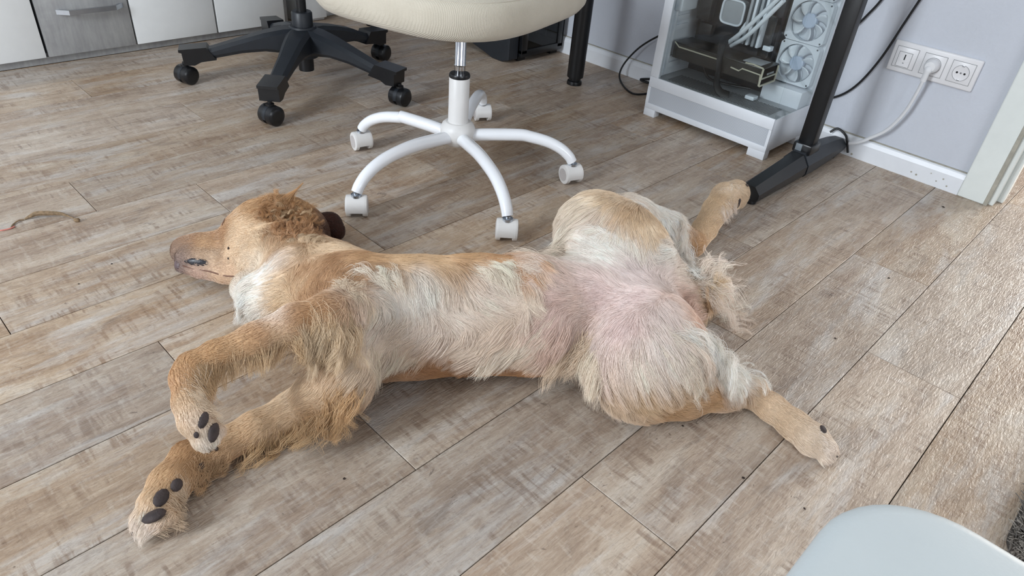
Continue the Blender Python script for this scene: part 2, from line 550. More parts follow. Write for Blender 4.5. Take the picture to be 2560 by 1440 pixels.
# white low block standing on the floor behind the black chair
wb = empty('storage_box', (1.66, 2.72, 0), 'white low storage box on the floor behind the black chair', 'box')
b = MB(); b.box((1.50, 2.642, 0.0), (1.625, 2.90, 0.34), 0.003); b.build('body', M['cab_white'], wb)
MB().box((1.497, 2.628, 0.012), (1.628, 2.640, 0.33), 0.002).build('front_panel', M['cab_white'], wb)
wb2 = empty('storage_box', (1.75, 2.78, 0), 'white storage box right of the other white box', 'box')
MB().box((1.635, 2.680, 0.0), (1.78, 2.93, 0.34), 0.003).build('body', M['cab_white'], wb2)
MB().box((1.634, 2.668, 0.012), (1.781, 2.680, 0.33), 0.002).build('front_panel', M['cab_white'], wb2)

# ================================================================ office chairs
def rotz(a):
    return Matrix.Rotation(a, 4, 'Z')
def caster(parent, pos, yaw, R, W, mw, mh, mt, stem_top, cap_m, ring_m=None, hood_full=True):
    """twin wheel caster: pos = contact centre on floor, axle along yaw"""
    T = Matrix.Translation(pos) @ rotz(yaw)
    root = MB()
    # hood between and over the wheels
    n = 14
    prof = []
    Rh = R * 1.02
    for i in range(n + 1):
        a = math.radians(-18 + 216 * i / n)
        prof.append((Rh * math.cos(a), R + Rh * math.sin(a)))
    root.prism(prof, 'y', -W * (0.40 if hood_full else 0.10), W * (0.40 if hood_full else 0.10))
    bmesh.ops.transform(root.bm, matrix=T, verts=root.bm.verts)
    body = root.build('caster', mh, parent, angle=50)
    for s in (-1, 1):
        wv = MB()
        if hood_full:
            prof = [(0, 0), (R * 0.72, 0), (R * 0.98, -0.0015), (R, -0.004), (R, -0.0105), (R * 0.9, -0.012), (0, -0.012)]
        else:
            prof = [(0, 0), (R * 0.55, 0.0), (R * 0.8, -0.0015), (R * 0.97, -0.006), (R, -0.011), (R, -W * 0.40), (R * 0.9, -W * 0.42), (0, -W * 0.42)]
        Mx = T @ Matrix.Translation((0, s * W * 0.5, R)) @ Matrix.Rotation(-s * math.pi / 2, 4, 'X')
        wv.lathe(prof, 28, Mx)
        wh = wv.build('wheel', mw, body, angle=35)
        if ring_m:
            MB().lathe([(0, 0.0008), (R * 0.66, 0.0008), (R * 0.66, 0), (0, 0)], 24, Mx).build('wheel_cap', ring_m, wh)
    st = MB()
    st.lathe([(0.012, 0), (0.012, 0.006), (0.006, 0.007), (0.006, max(0.012, stem_top - 2 * R)), (0, max(0.012, stem_top - 2 * R))], 14, Matrix.Translation((pos[0], pos[1], 0)) @ Matrix.Translation((0, 0, 2 * R * 0.97)))
    st.build('caster_stem', cap_m, body)
    return body

# ---- white swivel chair
HC = Vector((1.135, 1.255, 0))
wc = empty('office_chair', HC, 'white swivel chair with cream fabric seat in the middle of the floor', 'office chair')
cas = [((1.429, 1.471), 36), ((1.013, 1.506), 112), ((0.794, 1.213), 184), ((0.995, 0.925), 249), ((1.333, 1.027), 316)]
cyaw = [60, 77, 52, 45, 72]
for (p, ang), cy in zip(cas, cyaw):
    a = math.radians(ang)
    dirv = Vector((math.cos(a), math.sin(a), 0))
    P = Vector((p[0], p[1], 0))
    R3 = (P - HC).dot(dirv)
    pts = [(0.02, 0.100), (0.09, 0.108), (0.16, 0.114), (R3 - 0.115, 0.112), (R3 - 0.070, 0.104), (R3 - 0.035, 0.090), (R3 - 0.012, 0.072), (R3 - 0.002, 0.058)]
    lat = P - HC - dirv * R3
    pp = [HC + dirv * r + Vector((0, 0, z)) + lat * min(1, max(0, (r / R3)) ** 2) for r, z in pts]
    pp = smooth_path(pp, 5)
    rad = [0.0165 - 0.0035 * i / (len(pp) - 1) for i in range(len(pp))]
    leg = MB().tube(pp, rad, 16).build('leg', M['white_metal'], wc, angle=60)
    caster(wc, (P.x, P.y, 0), math.radians(cy), 0.0250, 0.050, M['white_plastic'], M['white_plastic'], None, 0.060, M['zinc'], M['grey_rubber'])
h = MB()
h.lathe([(0, 0.078), (0.030, 0.078), (0.036, 0.084), (0.043, 0.100), (0.045, 0.118), (0.040, 0.130), (0.032, 0.137), (0, 0.137)], 28, Matrix.Translation(HC))
h.build('hub', M['white_plastic'], wc)
h = MB().lathe([(0, 0.120), (0.0255, 0.120), (0.0255, 0.250), (0.024, 0.252), (0, 0.252)], 28, Matrix.Translation(HC)).build('gas_cylinder_cover', M['white_plastic'], wc)
MB().lathe([(0, 0.250), (0.0255, 0.250), (0.0262, 0.254), (0.0245, 0.259), (0.014, 0.260), (0, 0.260)], 28, Matrix.Translation(HC)).build('collar', M['black_gloss'], wc)
MB().lathe([(0, 0.25), (0.0135, 0.25), (0.0135, 0.278), (0.0148, 0.280), (0.0135, 0.282), (0.0135, 0.43), (0, 0.43)], 24, Matrix.Translation(HC)).build('gas_lift', M['chrome'], wc)
pl = MB(); pl.box((HC.x - 0.10, HC.y - 0.09, 0.418), (HC.x + 0.10, HC.y + 0.09, 0.440), 0.004)
pl.build('seat_plate', M['black_metal'], wc)
MB().tube([(HC.x, HC.y, 0.424), (HC.x - 0.12, HC.y + 0.10, 0.420), (HC.x - 0.17, HC.y + 0.17, 0.418)], 0.006, 8).build('lever', M['black_plastic'], wc)
def cushion(cx, cy, hx, hy, z0, z1, rot, nexp=4.0, n=72, prof=None):
    """rounded square cushion built from stacked superellipse rings"""
    bm = bmesh.new()
    H = z1 - z0
    prof = prof or [(0.0, 0.02), (0.55, 0.0), (0.86, 0.0), (0.945, 0.06), (0.985, 0.20), (1.0, 0.42), (0.998, 0.62), (0.985, 0.76), (0.968, 0.82), (0.960, 0.835), (0.945, 0.87), (0.90, 0.94), (0.80, 0.985), (0.5, 1.0), (0.0, 1.0)]
    rings = []
    for (s, t) in prof:
        if s == 0:
            rings.append([bm.verts.new((0, 0, z0 + t * H))]); continue
        ring = []
        for i in range(n):
            a = 2 * math.pi * i / n
            ca, sa = math.cos(a), math.sin(a)
            r = (abs(ca / hx) ** nexp + abs(sa / hy) ** nexp) ** (-1 / nexp)
            inset = (1 - s) * min(hx, hy)
            k = max(0.0, (r - inset)) if s > 0.75 else r * s * (r - 0.25 * min(hx, hy)) / (0.75 * r) if False else r * s
            ring.append(bm.verts.new((ca * k, sa * k, z0 + t * H)))
        rings.append(ring)
    for A, B in zip(rings, rings[1:]):
        for i in range(n):
            j = (i + 1) % n
            if len(A) == 1: bm.faces.new((A[0], B[i], B[j]))
            elif len(B) == 1: bm.faces.new((A[i], A[j], B[0]))
            else: bm.faces.new((A[i], A[j], B[j], B[i]))
    bmesh.ops.transform(bm, matrix=Matrix.Translation((cx, cy, 0)) @ rotz(rot), verts=bm.verts)
    mb = MB(); mb.bm.free(); mb.bm = bm
    return mb
cushion(1.145, 1.285, 0.305, 0.265, 0.409, 0.504, math.radians(14), 3.2).build('seat', M['seat'], wc, angle=80)
# piping seam round the seat top
pts = []
for i in range(73):
    a = 2 * math.pi * i / 72
    ca, sa = math.cos(a), math.sin(a)
    r = (abs(ca / 0.305) ** 3.2 + abs(sa / 0.265) ** 3.2) ** (-1 / 3.2) * 0.961
    v = rotz(math.radians(14)) @ Vector((ca * r, sa * r, 0))
    pts.append((1.145 + v.x, 1.285 + v.y, 0.409 + 0.095 * 0.838))
MB().tube(pts, 0.0022, 6, caps=False).build('seam', M['seat'], wc)
bk = MB()
MB().tube([(1.30, 1.50, 0.43), (1.36, 1.58, 0.46), (1.38, 1.60, 0.60), (1.37, 1.59, 0.78)], 0.02, 10).build('back_bar', M['white_metal'], wc)
cushion(0, 0, 0.22, 0.19, -0.02, 0.03, 0, 3.2).build('backrest', M['seat'], wc).matrix_parent_inverse = Matrix.Translation(-HC) @ Matrix.Translation((1.36, 1.58, 0.86)) @ rotz(math.radians(48)) @ Matrix.Rotation(math.pi / 2, 4, 'Y')

# ---- black swivel chair further back
BC = Vector((1.180, 2.050, 0))
bc = empty('office_chair', BC, 'black five-star swivel chair base in front of the sideboard', 'office chair')
bl = [((1.297, 1.708), 290, -165), ((1.51, 2.095), 6, -160), ((1.25, 2.40), 80, -165), ((0.856, 2.217), 154, -165), ((0.904, 1.788), 224, -168)]
for (p, ang, cy) in bl:
    P = Vector((p[0], p[1], 0))
    dv = (P - BC); L = dv.length - 0.012; dv.normalize()
    side = Vector((-dv.y, dv.x, 0))
    # tapered arm: top edge drops, underside arches
    st = [(0.015, 0.172, 0.088, 0.040), (0.06, 0.170, 0.098, 0.038), (0.12, 0.158, 0.104, 0.033), (0.19, 0.138, 0.098, 0.028), (L - 0.075, 0.113, 0.082, 0.024), (L - 0.035, 0.106, 0.078, 0.024)]
    mb = MB()
    rings = []
    for r, zt, zb, hw in st:
        c0 = BC + dv * r
        rings.append([mb.bm.verts.new(c0 + side * (hw * sx) + Vector((0, 0, z))) for sx, z in ((-0.8, zb), (-1, zb + 0.01), (-1, zt - 0.010), (-0.62, zt), (0.62, zt), (1, zt - 0.010), (1, zb + 0.01), (0.8, zb))])
    for A, B in zip(rings, rings[1:]):
        for i in range(8):
            mb.bm.faces.new((A[i], A[(i + 1) % 8], B[(i + 1) % 8], B[i]))
    mb.bm.faces.new(rings[0][::-1]); mb.bm.faces.new(rings[-1])
    mb.build('leg', M['black_plastic'], bc, angle=25)
    e = MB()
    poly = [(L - 0.085, 0.080), (L - 0.060, 0.118), (L + 0.020, 0.112), (L + 0.020, 0.104), (L + 0.012, 0.102), (L + 0.010, 0.066), (L - 0.02, 0.064), (L - 0.04, 0.074)]
    e.prism(poly, 'y', -0.029, 0.029)
    bmesh.ops.transform(e.bm, matrix=Matrix.Translation(BC) @ rotz(math.atan2(dv.y, dv.x)), verts=e.bm.verts)
    e.build('foot_cap', M['black_gloss'], bc, angle=25)
    caster(bc, (P.x, P.y, 0), math.radians(cy), 0.0285, 0.060, M['black_gloss'], M['black_plastic'], None, 0.070, M['black_metal'], None, hood_full=False)
MB().lathe([(0, 0.080), (0.042, 0.080), (0.046, 0.10), (0.046, 0.168), (0.040, 0.176), (0, 0.176)], 24, Matrix.Translation(BC)).build('hub', M['black_plastic'], bc)
MB().lathe([(0, 0.035), (0.024, 0.035), (0.025, 0.09), (0.025, 0.09), (0, 0.09)], 20, Matrix.Translation(BC)).build('gas_cylinder', M['black_metal'], bc)
MB().lathe([(0, 0.17), (0.032, 0.17), (0.032, 0.215), (0.029, 0.219), (0, 0.219)], 24, Matrix.Translation(BC)).build('column_cover', M['black_plastic'], bc)
MB().lathe([(0, 0.21), (0.0155, 0.21), (0.0155, 0.44), (0, 0.44)], 20, Matrix.Translation(BC)).build('gas_lift', M['black_metal'], bc)
cushion(1.20, 2.07, 0.25, 0.24, 0.44, 0.53, 0.5, 3.2).build('seat', M['black_plastic'], bc)

# ================================================================ standing desk: T foot and column
dk = empty('standing_desk', (1.90, 0.66, 0), 'black T-foot column of a desk standing against the right wall', 'desk')
FY = 0.668
def hexbar(mb, st):
    rings = []
    for x, hw, zt, zb in st:
        rings.append([mb.bm.verts.new((x, FY + hw * s, z)) for s, z in ((-0.85, zb), (-1, zb + 0.010), (-1, zb + (zt - zb) * 0.55), (-0.45, zt), (0.45, zt), (1, zb + (zt - zb) * 0.55), (1, zb + 0.010), (0.85, zb))])
    for A, B in zip(rings, rings[1:]):
        for i in range(8):
            mb.bm.faces.new((A[i], A[(i + 1) % 8], B[(i + 1) % 8], B[i]))
    mb.bm.faces.new(rings[0][::-1]); mb.bm.faces.new(rings[-1])
f = MB()
hexbar(f, [(1.620, 0.030, 0.052, 0.012), (1.640, 0.031, 0.055, 0.012), (1.875, 0.036, 0.074, 0.014)])
f.build('foot_bar', M['black_metal'], dk, angle=20)
f = MB()
hexbar(f, [(1.878, 0.038, 0.077, 0.013), (1.965, 0.038, 0.077, 0.013), (2.10, 0.033, 0.062, 0.014), (2.165, 0.028, 0.050, 0.016)])
f.build('foot_socket', M['black_plastic'], dk, angle=20)
for x in (1.637, 2.12):
    MB().lathe([(0, 0), (0.014, 0), (0.015, 0.003), (0.011, 0.014), (0, 0.014)], 16, Matrix.Translation((x, FY - 0.006, 0))).build('levelling_foot', M['black_gloss'], dk)
MB().box((1.900, FY - 0.0215, 0.070), (1.934, FY + 0.0215, 0.735), 0.003).build('column', M['black_metal'], dk)
MB().box((1.886, FY - 0.027, 0.070), (1.948, FY + 0.027, 0.098), 0.004).build('column_sleeve', M['black_gloss'], dk)
MB().box((1.8845, FY + 0.000, 0.076), (1.8865, FY + 0.018, 0.096), 0.0004).build('tape_patch', M['tape'], dk)
MB().box((1.62, 0.642, 0.735), (2.185, 1.50, 0.760), 0.003).build('desktop', M['cab_white'], dk)

# round black desk leg further left
LG = Vector((1.935, 1.533, 0))
lg = empty('table', LG, 'table on a round black metal leg with a screw foot left of the white computer', 'table')
MB().lathe([(0, 0.026), (0.0285, 0.026), (0.0290, 0.030), (0.0290, 0.70), (0, 0.70)], 28, Matrix.Translation(LG)).build('leg', M['black_metal'], lg)
MB().lathe([(0, 0), (0.0265, 0), (0.0272, 0.004), (0.0255, 0.012), (0.021, 0.015), (0.0225, 0.028), (0, 0.028)], 24, Matrix.Translation(LG)).build('screw_foot', M['black_gloss'], lg)
MB().box((1.70, 1.565, 0.70), (2.185, 2.55, 0.728), 0.003).build('table_top', M['cab_white'], lg)
for p in ((1.75, 2.48), (2.14, 2.48)):
    MB().lathe([(0, 0), (0.027, 0), (0.0290, 0.030), (0.0290, 0.70), (0, 0.70)], 20, Matrix.Translation((*p, 0))).build('leg', M['black_metal'], lg)

# ================================================================ black tower behind the white chair
bt = empty('computer_tower', (2.05, 1.95, 0), 'black computer tower with smoked glass side, half hidden behind the white chair seat', 'computer')
f = MB()
bx0, bx1, by0, by1, bh = 1.935, 2.165, 1.80, 2.26, 0.46
f.box((bx0, by0, 0.018), (bx1, by1, 0.045), 0.003)
f.box((bx0, by0, bh - 0.02), (bx1, by1, bh), 0.003)
for x in (bx0, bx1 - 0.03):
    for y in (by0, by1 - 0.022):
        f.box((x, y, 0.03), (x + 0.03, y + 0.022, bh - 0.01), 0.002)
f.box((bx1 - 0.006, by0, 0.03), (bx1, by1, bh - 0.01))
f.box((bx0, by1 - 0.008, 0.03), (bx1, by1, bh - 0.01))
f.build('case_frame', M['black_gloss'], bt, angle=25)
MB().box((bx0 + 0.03, by0 + 0.004, 0.046), (bx1 - 0.03, by0 + 0.008, bh - 0.02)).build('glass_panel', M['smoked'], bt)
MB().box((bx0 + 0.002, by0 + 0.022, 0.046), (bx0 + 0.005, by1 - 0.022, bh - 0.02)).build('side_panel', M['black_gloss'], bt)
MB().box((bx1 - 0.04, by0 + 0.06, 0.06), (bx1 - 0.03, by1 - 0.03, bh - 0.04)).build('board', M['pc_grey'], bt)
for y in (by0 + 0.02, by1 - 0.06):
    for x in (bx0 + 0.004, bx1 - 0.044):
        MB().box((x, y, 0), (x + 0.04, y + 0.04, 0.02), 0.002).build('foot', M['black_gloss'], bt)
# curved black plinth reaching out left of the tower
pp = [(1.80, 0.035), (1.84, 0.006), (1.86, 0.0), (1.93, 0.0), (2.16, 0.0), (2.20, 0.055), (2.22, 0.135), (2.10, 0.135), (1.95, 0.115), (1.85, 0.09)]
mb = MB()
mb.prism([(1.815, 0.012), (1.850, 0.0), (1.900, 0.0), (2.02, 0.030), (2.28, 0.075), (2.30, 0.14), (1.815, 0.14)], 'x', 1.880, 1.932)
bmesh.ops.bevel(mb.bm, geom=list(mb.bm.edges), offset=0.003, segments=1, affect='EDGES')
tag(mb.build('front_fascia', M['black_plastic'], bt, angle=25), label='curved black plastic front')

# ================================================================ white computer
PX0, PX1, PY0, PY1, PH = 1.910, 2.140, 0.775, 1.211, 0.500
pc = empty('computer_tower', (2.02, 0.99, 0), 'white computer tower with glass sides and white fans by the wall', 'computer')
b = MB()
b.box((PX0 + 0.004, PY0 + 0.002, 0.024), (PX1, PY1, 0.0405), 0.001)             # bottom rail
b.box((PX0 + 0.0066, PY0 + 0.0042, 0.0407), (PX1 - 0.0005, PY1 - 0.0005, 0.0935))                      # shroud body
b.box((PX0, PY0, 0.0235), (PX0 + 0.006, PY1, 0.041), 0.001)
b.box((PX0, PY0, 0.094), (PX0 + 0.006, PY1, 0.127), 0.001)                       # lip under the glass
b.box((PX0, PY1 - 0.010, 0.0412), (PX0 + 0.0058, PY1, 0.0938)); b.box((PX0, PY0, 0.0412), (PX0 + 0.0058, PY0 + 0.008, 0.0938))
b.box((PX0 + 0.0062, PY0 + 0.0002, 0.0242), (PX1 - 0.0005, PY0 + 0.0038, 0.1235), 0.0008)      # front lower panel
b.box((PX0, PY1 - 0.031, 0.1272), (PX0 + 0.012, PY1, PH - 0.0182), 0.001)                   # rear post on the glass side
b.box((PX1 - 0.012, PY0 + 0.0005, 0.1238), (PX1, PY0 + 0.012, PH), 0.001)
b.box((PX1 - 0.012, PY1 - 0.012, 0.0945), (PX1 - 0.0035, PY1, PH - 0.0182), 0.001)
b.box((PX0, PY0, PH - 0.018), (PX1, PY1, PH), 0.001)                             # top frame
b.box((PX1 - 0.003, PY0 + 0.013, 0.0945), (PX1, PY1, PH - 0.0182))                                  # far side
b.build('case', M['pc_white'], pc, angle=25)
MB().box((PX0 + 0.002, PY0 + 0.008, 0.0405), (PX0 + 0.0065, PY1 - 0.010, 0.0945)).build('vent_strip', M['vent'], pc, smooth=False)
for y, l in ((PY0, 0.055), (PY1 - 0.042, 0.042)):
    for x in (PX0, PX1 - 0.030):
        MB().box((x, y, 0), (x + 0.030, y + l, 0.0245), 0.0015).build('foot', M['pc_white'], pc)
# floor plate with its perforation
fp = MB().box((PX0 + 0.010, PY0 + 0.006, 0.094), (PX1 - 0.003, PY1 - 0.012, 0.122)).build('floor_plate', M['pc_grey'], pc, smooth=False)
hl = MB()
for i in range(58):
    for j in range(11):
        yy = PY0 + 0.035 + i * 0.0062
        xx = PX0 + 0.032 + j * 0.0075 + (0.00375 if i % 2 else 0)
        L = 0.0021 if i < 30 else 0.0027
        q = [(xx - L, yy - 0.0019), (xx + L, yy - 0.0019), (xx + L, yy + 0.0019), (xx - L, yy + 0.0019)]
        hl.bm.faces.new([hl.bm.verts.new((p[0], p[1], 0.1226)) for p in q])
tag(hl.build('perforation', M['dark_hole'], fp, smooth=False), kind='stuff')
# rear wall with slots
rw = MB().box((PX0 + 0.012, PY1 - 0.010, 0.10), (PX1 - 0.003, PY1 - 0.006, PH - 0.018)).build('rear_panel', M['pc_white'], pc, smooth=False)
sl = MB()
for i in range(4):
    for j in range(22):
        x = PX0 + 0.016 + i * 0.008; z = 0.135 + j * 0.0075 + (0.0035 if i % 2 else 0)
        sl.bm.faces.new([sl.bm.verts.new(p) for p in ((x, PY1 - 0.0103, z), (x + 0.0045, PY1 - 0.0103, z), (x + 0.0045, PY1 - 0.0103, z + 0.004), (x, PY1 - 0.0103, z + 0.004))])
tag(sl.build('slot', M['dark_hole'], rw, smooth=False), kind='stuff')
br = MB()
for z in (0.146, 0.168, 0.262, 0.290):
    br.box((PX0 + 0.060, PY1 - 0.016, z), (PX0 + 0.135, PY1 - 0.009, z + 0.016), 0.001)
br.box((PX0 + 0.052, PY1 - 0.020, 0.128), (PX0 + 0.060, PY1 - 0.010, 0.34), 0.001)
br.build('slot_cover', M['pc_white'], rw, angle=25)
# tray and board
MB().box((2.110, PY0 + 0.13, 0.122), (2.116, PY1 - 0.012, PH - 0.018)).build('board_tray', M['pc_black'], pc, smooth=False)
mbd = MB().box((2.085, 0.915, 0.195), (2.109, 1.175, PH - 0.02), 0.001).build('mainboard', M['pc_dark'], pc, smooth=False)
g = MB()
g.box((2.030, 1.120, 0.30), (2.060, 1.165, 0.42), 0.004); g.box((2.040, 0.93, 0.205), (2.060, 1.10, 0.228), 0.002)
g.box((2.035, 1.105, 0.255), (2.060, 1.150, 0.292), 0.003); g.box((2.045, 0.915, 0.24), (2.060, 0.945, 0.36), 0.002)
g.build('heat_sink', M['pc_black'], mbd, angle=25)
for k, y in enumerate((0.985, 0.970, 0.952, 0.937)):
    MB().box((2.020, y, 0.268), (2.060, y + 0.008, 0.405), 0.001).build('memory_stick', M['fan_white'] if k % 2 else M['pc_grey'], mbd, angle=25)
MB().box((2.040, 0.905, 0.262), (2.062, 0.930, 0.276), 0.002).build('board_plug', M['fan_white'], mbd)
# water block: rounded square with white rim
blk = empty('tmp', (0, 0, 0)); bpy.data.objects.remove(blk)
cb = cushion(0, 0, 0.034, 0.036, 0, 0.034, 0, 5.0, 40, [(0.0, 0), (0.9, 0), (1.0, 0.1), (1.0, 0.85), (0.97, 0.97), (0.93, 1.0), (0.86, 0.98), (0.85, 0.95), (0.0, 0.95)])
wbk = cb.build('water_block', M['pc_grey'], pc, angle=30)
wbk.matrix_parent_inverse = Matrix.Translation(-pc.location) @ Matrix.Translation((2.060, 1.045, 0.345)) @ Matrix.Rotation(-math.pi / 2, 4, 'Y')
ring = []
for i in range(49):
    a = 2 * math.pi * i / 48
    r = (abs(math.cos(a) / 0.036) ** 5 + abs(math.sin(a) / 0.034) ** 5) ** (-0.2)
    ring.append((2.0255, 1.045 + r * math.cos(a), 0.345 + r * math.sin(a)))
MB().tube(ring, 0.0032, 8, caps=False).build('block_rim', M['fan_white'], pc)
# white hoses
for (a, bq, c2) in (((2.030, 1.025, 0.252), (1.990, 0.960, 0.305), (1.955, 0.868, 0.425)), ((2.020, 1.030, 0.262), (1.985, 0.975, 0.315), (1.955, 0.885, 0.425)), ((2.035, 1.015, 0.262), (2.030, 1.000, 0.310), (2.050, 0.985, 0.352))):
    MB().tube(smooth_path([a, bq, c2], 8), 0.0062, 10).build('hose', M['fan_white'], pc)
# graphics card
gc = empty('tmp2'); bpy.data.objects.remove(gc)
gx0, gx1 = 1.958, 2.058
card = MB()
card.box((gx0 + 0.004, 0.872, 0.1865), (gx1, 1.180, 0.236), 0.003)
card.prism([(gx0, 0.885), (gx0, 1.168), (gx0 + 0.018, 1.182), (gx1, 1.182), (gx1, 0.872), (gx0 + 0.006, 0.872)], 'z', 0.190, 0.233)
gco = card.build('graphics_card', M['pc_bronze'], pc, angle=25)
def strip(pts, r=0.0022, m='pc_cream'):
    MB().tube(pts, r, 6).build('trim_line', M[m], gco)
strip([(gx0 - 0.001, 1.176, 0.236), (gx0 - 0.001, 1.158, 0.224), (gx0 - 0.001, 1.012, 0.2235)])
strip([(gx0 - 0.001, 0.972, 0.2135), (gx0 - 0.001, 0.944, 0.2105), (gx0 - 0.001, 0.935, 0.2195), (gx0 - 0.001, 0.876, 0.2175), (gx0 - 0.001, 0.872, 0.186)])
strip([(gx0 - 0.001, 0.872, 0.186), (gx0 - 0.001, 0.871, 0.236)], 0.003)
strip([(gx0, 0.930, 0.238), (gx0, 0.905, 0.240), (gx0, 0.872, 0.237)])
strip([(gx0, 0.870, 0.186), (gx1 - 0.01, 0.870, 0.186)], 0.003); strip([(gx1 - 0.01, 0.870, 0.186), (gx1 - 0.01, 0.870, 0.232)], 0.003); strip([(gx0, 0.870, 0.207), (gx1 - 0.01, 0.870, 0.207)], 0.0025)
MB().box((gx0 + 0.02, 0.89, 0.236), (gx1 - 0.02, 0.95, 0.2375), 0.0005).build('card_plate', M['pc_grey'], gco)
lg2 = MB()
for i, wdt in enumerate((0.006, 0.005, 0.006, 0.005, 0.006)):
    lg2.box((gx0 + 0.030 + i * 0.0085, 0.8695, 0.213), (gx0 + 0.030 + i * 0.0085 + wdt, 0.871, 0.2185))
lg2.build('card_mark', M['pc_grey'], gco, smooth=False)
MB().lathe([(0, 0), (0.020, 0), (0.020, 0.003), (0, 0.004)], 20, Matrix.Translation((2.005, 0.905, 0.188))).build('card_fan', M['pc_cream'], gco)
# black power cable hanging over the card
cp = [(2.045, 1.030, 0.272), (1.995, 1.035, 0.266), (1.956, 1.015, 0.244), (1.940, 1.000, 0.205), (1.945, 0.998, 0.160), (1.955, 0.985, 0.135), (1.975, 0.965, 0.126)]
MB().tube(smooth_path(cp, 6), 0.013, 10, flat=0.35, up=(1, 0, 0)).build('power_cable', M['pc_black'], pc)
MB().tube(smooth_path([(1.995, 1.09, 0.19), (2.0, 1.06, 0.150), (2.02, 1.02, 0.140), (2.04, 0.93, 0.145)], 6), 0.004, 8).build('power_cable', M['pc_black'], pc)
MB().box((2.00, 0.895, 0.124), (2.03, 0.925, 0.136), 0.003).build('cable_clip', M['fan_white'], pc)
# fans
def fan(name_parent, X, cy, cz, s=0.0600):
    fr = MB()
    n = 40
    outer = []
    inner = []
    for i in range(n):
        a = 2 * math.pi * (i + 0.5) / n
        ca, sa = math.cos(a), math.sin(a)
        r = (abs(ca) ** 14 + abs(sa) ** 14) ** (-1 / 14) * s
        outer.append((ca * r, sa * r)); inner.append((ca * s * 0.925, sa * s * 0.925))
    V = {}
    for t, x in (('f', X), ('b', X + 0.024)):
        V['o' + t] = [fr.bm.verts.new((x, cy + p[0], cz + p[1])) for p in outer]
        V['i' + t] = [fr.bm.verts.new((x, cy + p[0], cz + p[1])) for p in inner]
    for i in range(n):
        j = (i + 1) % n
        fr.bm.faces.new((V['of'][i], V['of'][j], V['if'][j], V['if'][i]))
        fr.bm.faces.new((V['ob'][i], V['ob'][j], V['ib'][j], V['ib'][i]))
        fr.bm.faces.new((V['of'][i], V['of'][j], V['ob'][j], V['ob'][i]))
        fr.bm.faces.new((V['if'][i], V['if'][j], V['ib'][j], V['ib'][i]))
    fo = fr.build('fan', M['fan_white'], name_parent, angle=25)
    for sy in (-1, 1):
        for sz in (-1, 1):
            MB().lathe([(0, 0.0006), (0.0026, 0.0006), (0.0026, 0), (0, 0)], 10, Matrix.Translation((X, cy + sy * s * 0.87, cz + sz * s * 0.87)) @ Matrix.Rotation(-math.pi / 2, 4, 'Y')).build('screw', M['dark_hole'], fo)
    MB().lathe([(0, 0.0), (0.018, 0.0), (0.021, -0.003), (0.021, -0.016), (0, -0.016)], 28, Matrix.Translation((X + 0.003, cy, cz)) @ Matrix.Rotation(-math.pi / 2, 4, 'Y')).build('fan_hub', M['fan_hub'], fo)
    for k in range(7):
        a0 = 2 * math.pi * k / 7
        bl_ = MB()
        g_ = []
        for i in range(5):
            t = i / 4
            r = 0.020 + t * 0.033
            row = []
            for j in range(5):
                u = j / 4
                a = a0 + 0.30 * t * t + (u - 0.5) * (0.62 + 0.12 * t)
                row.append(bl_.bm.verts.new((X + 0.004 + u * 0.015, cy + r * math.cos(a), cz + r * math.sin(a))))
            g_.append(row)
        for i in range(4):
            for j in range(4):
                bl_.bm.faces.new((g_[i][j], g_[i + 1][j], g_[i + 1][j + 1], g_[i][j + 1]))
        bo = bl_.build('fan_blade', M['fan_white'], fo, angle=60)
        so = bo.modifiers.new('solid', 'SOLIDIFY'); so.thickness = 0.0012
fan(pc, 2.098, 0.843, 0.358)
fan(pc, 2.098, 0.843, 0.2365)
fan(pc, 2.098, 0.843, 0.4795 - 0.0005)
bf = MB(); bf.box((2.124, PY0 + 0.004, 0.122), (2.132, 0.908, PH - 0.018), 0.001); bf.box((2.06, PY0 + 0.005, 0.122), (2.124, 0.905, 0.172), 0.001)
bf.build('fan_bracket', M['pc_white'], pc, angle=25)
rf = MB(); rf.box((1.955, PY1 - 0.036, 0.325), (2.045, PY1 - 0.011, 0.43), 0.003)
rf.build('rear_fan', M['fan_white'], pc)
MB().box((PX0 - 0.0005, PY0 + 0.002, 0.1275), (PX0 + 0.0035, PY1 - 0.0315, PH - 0.002)).build('side_glass', M['glass'], pc, smooth=False)
MB().box((PX0 + 0.004, PY0 - 0.0005, 0.1240), (PX1 - 0.0125, PY0 + 0.0035, PH - 0.002)).build('front_glass', M['glass'], pc, smooth=False)

# ================================================================ sockets
SX = WX - 0.0105
so = empty('wall_socket', (WX, 0.507, 0.311), 'white triple wall socket frame with one plug in it', 'wall socket')
mb = MB(); mb.box((SX, 0.393, 0.270), (WX + 0.001, 0.6195, 0.3525), 0.004, seg=3)
mb.build('frame', M['sock_white'], so)
def module(y0, y1):
    a = MB(); a.box((SX - 0.0006, y0, 0.2835), (SX + 0.003, y1, 0.3395)); g0 = a.build('gap', M['sock_line'], so, smooth=False)
    c_ = MB(); c_.box((SX - 0.0016, y0 + 0.0008, 0.2843), (SX + 0.003, y1 - 0.0008, 0.3387), 0.0012)
    return c_.build('insert', M['sock_white'], so)
i1 = module(0.550, 0.608); i2 = module(0.476, 0.534); i3 = module(0.404, 0.462)
ROTX = Matrix.Rotation(-math.pi / 2, 4, 'Y')
def disc(parent, name, y, z, r, m, x, prof=None, n=28):
    return MB().lathe(prof or [(0, 0.0006), (r, 0.0006), (r, 0), (0, 0)], n, Matrix.Translation((x, y, z)) @ ROTX).build(name, m, parent)
fx = SX - 0.0016
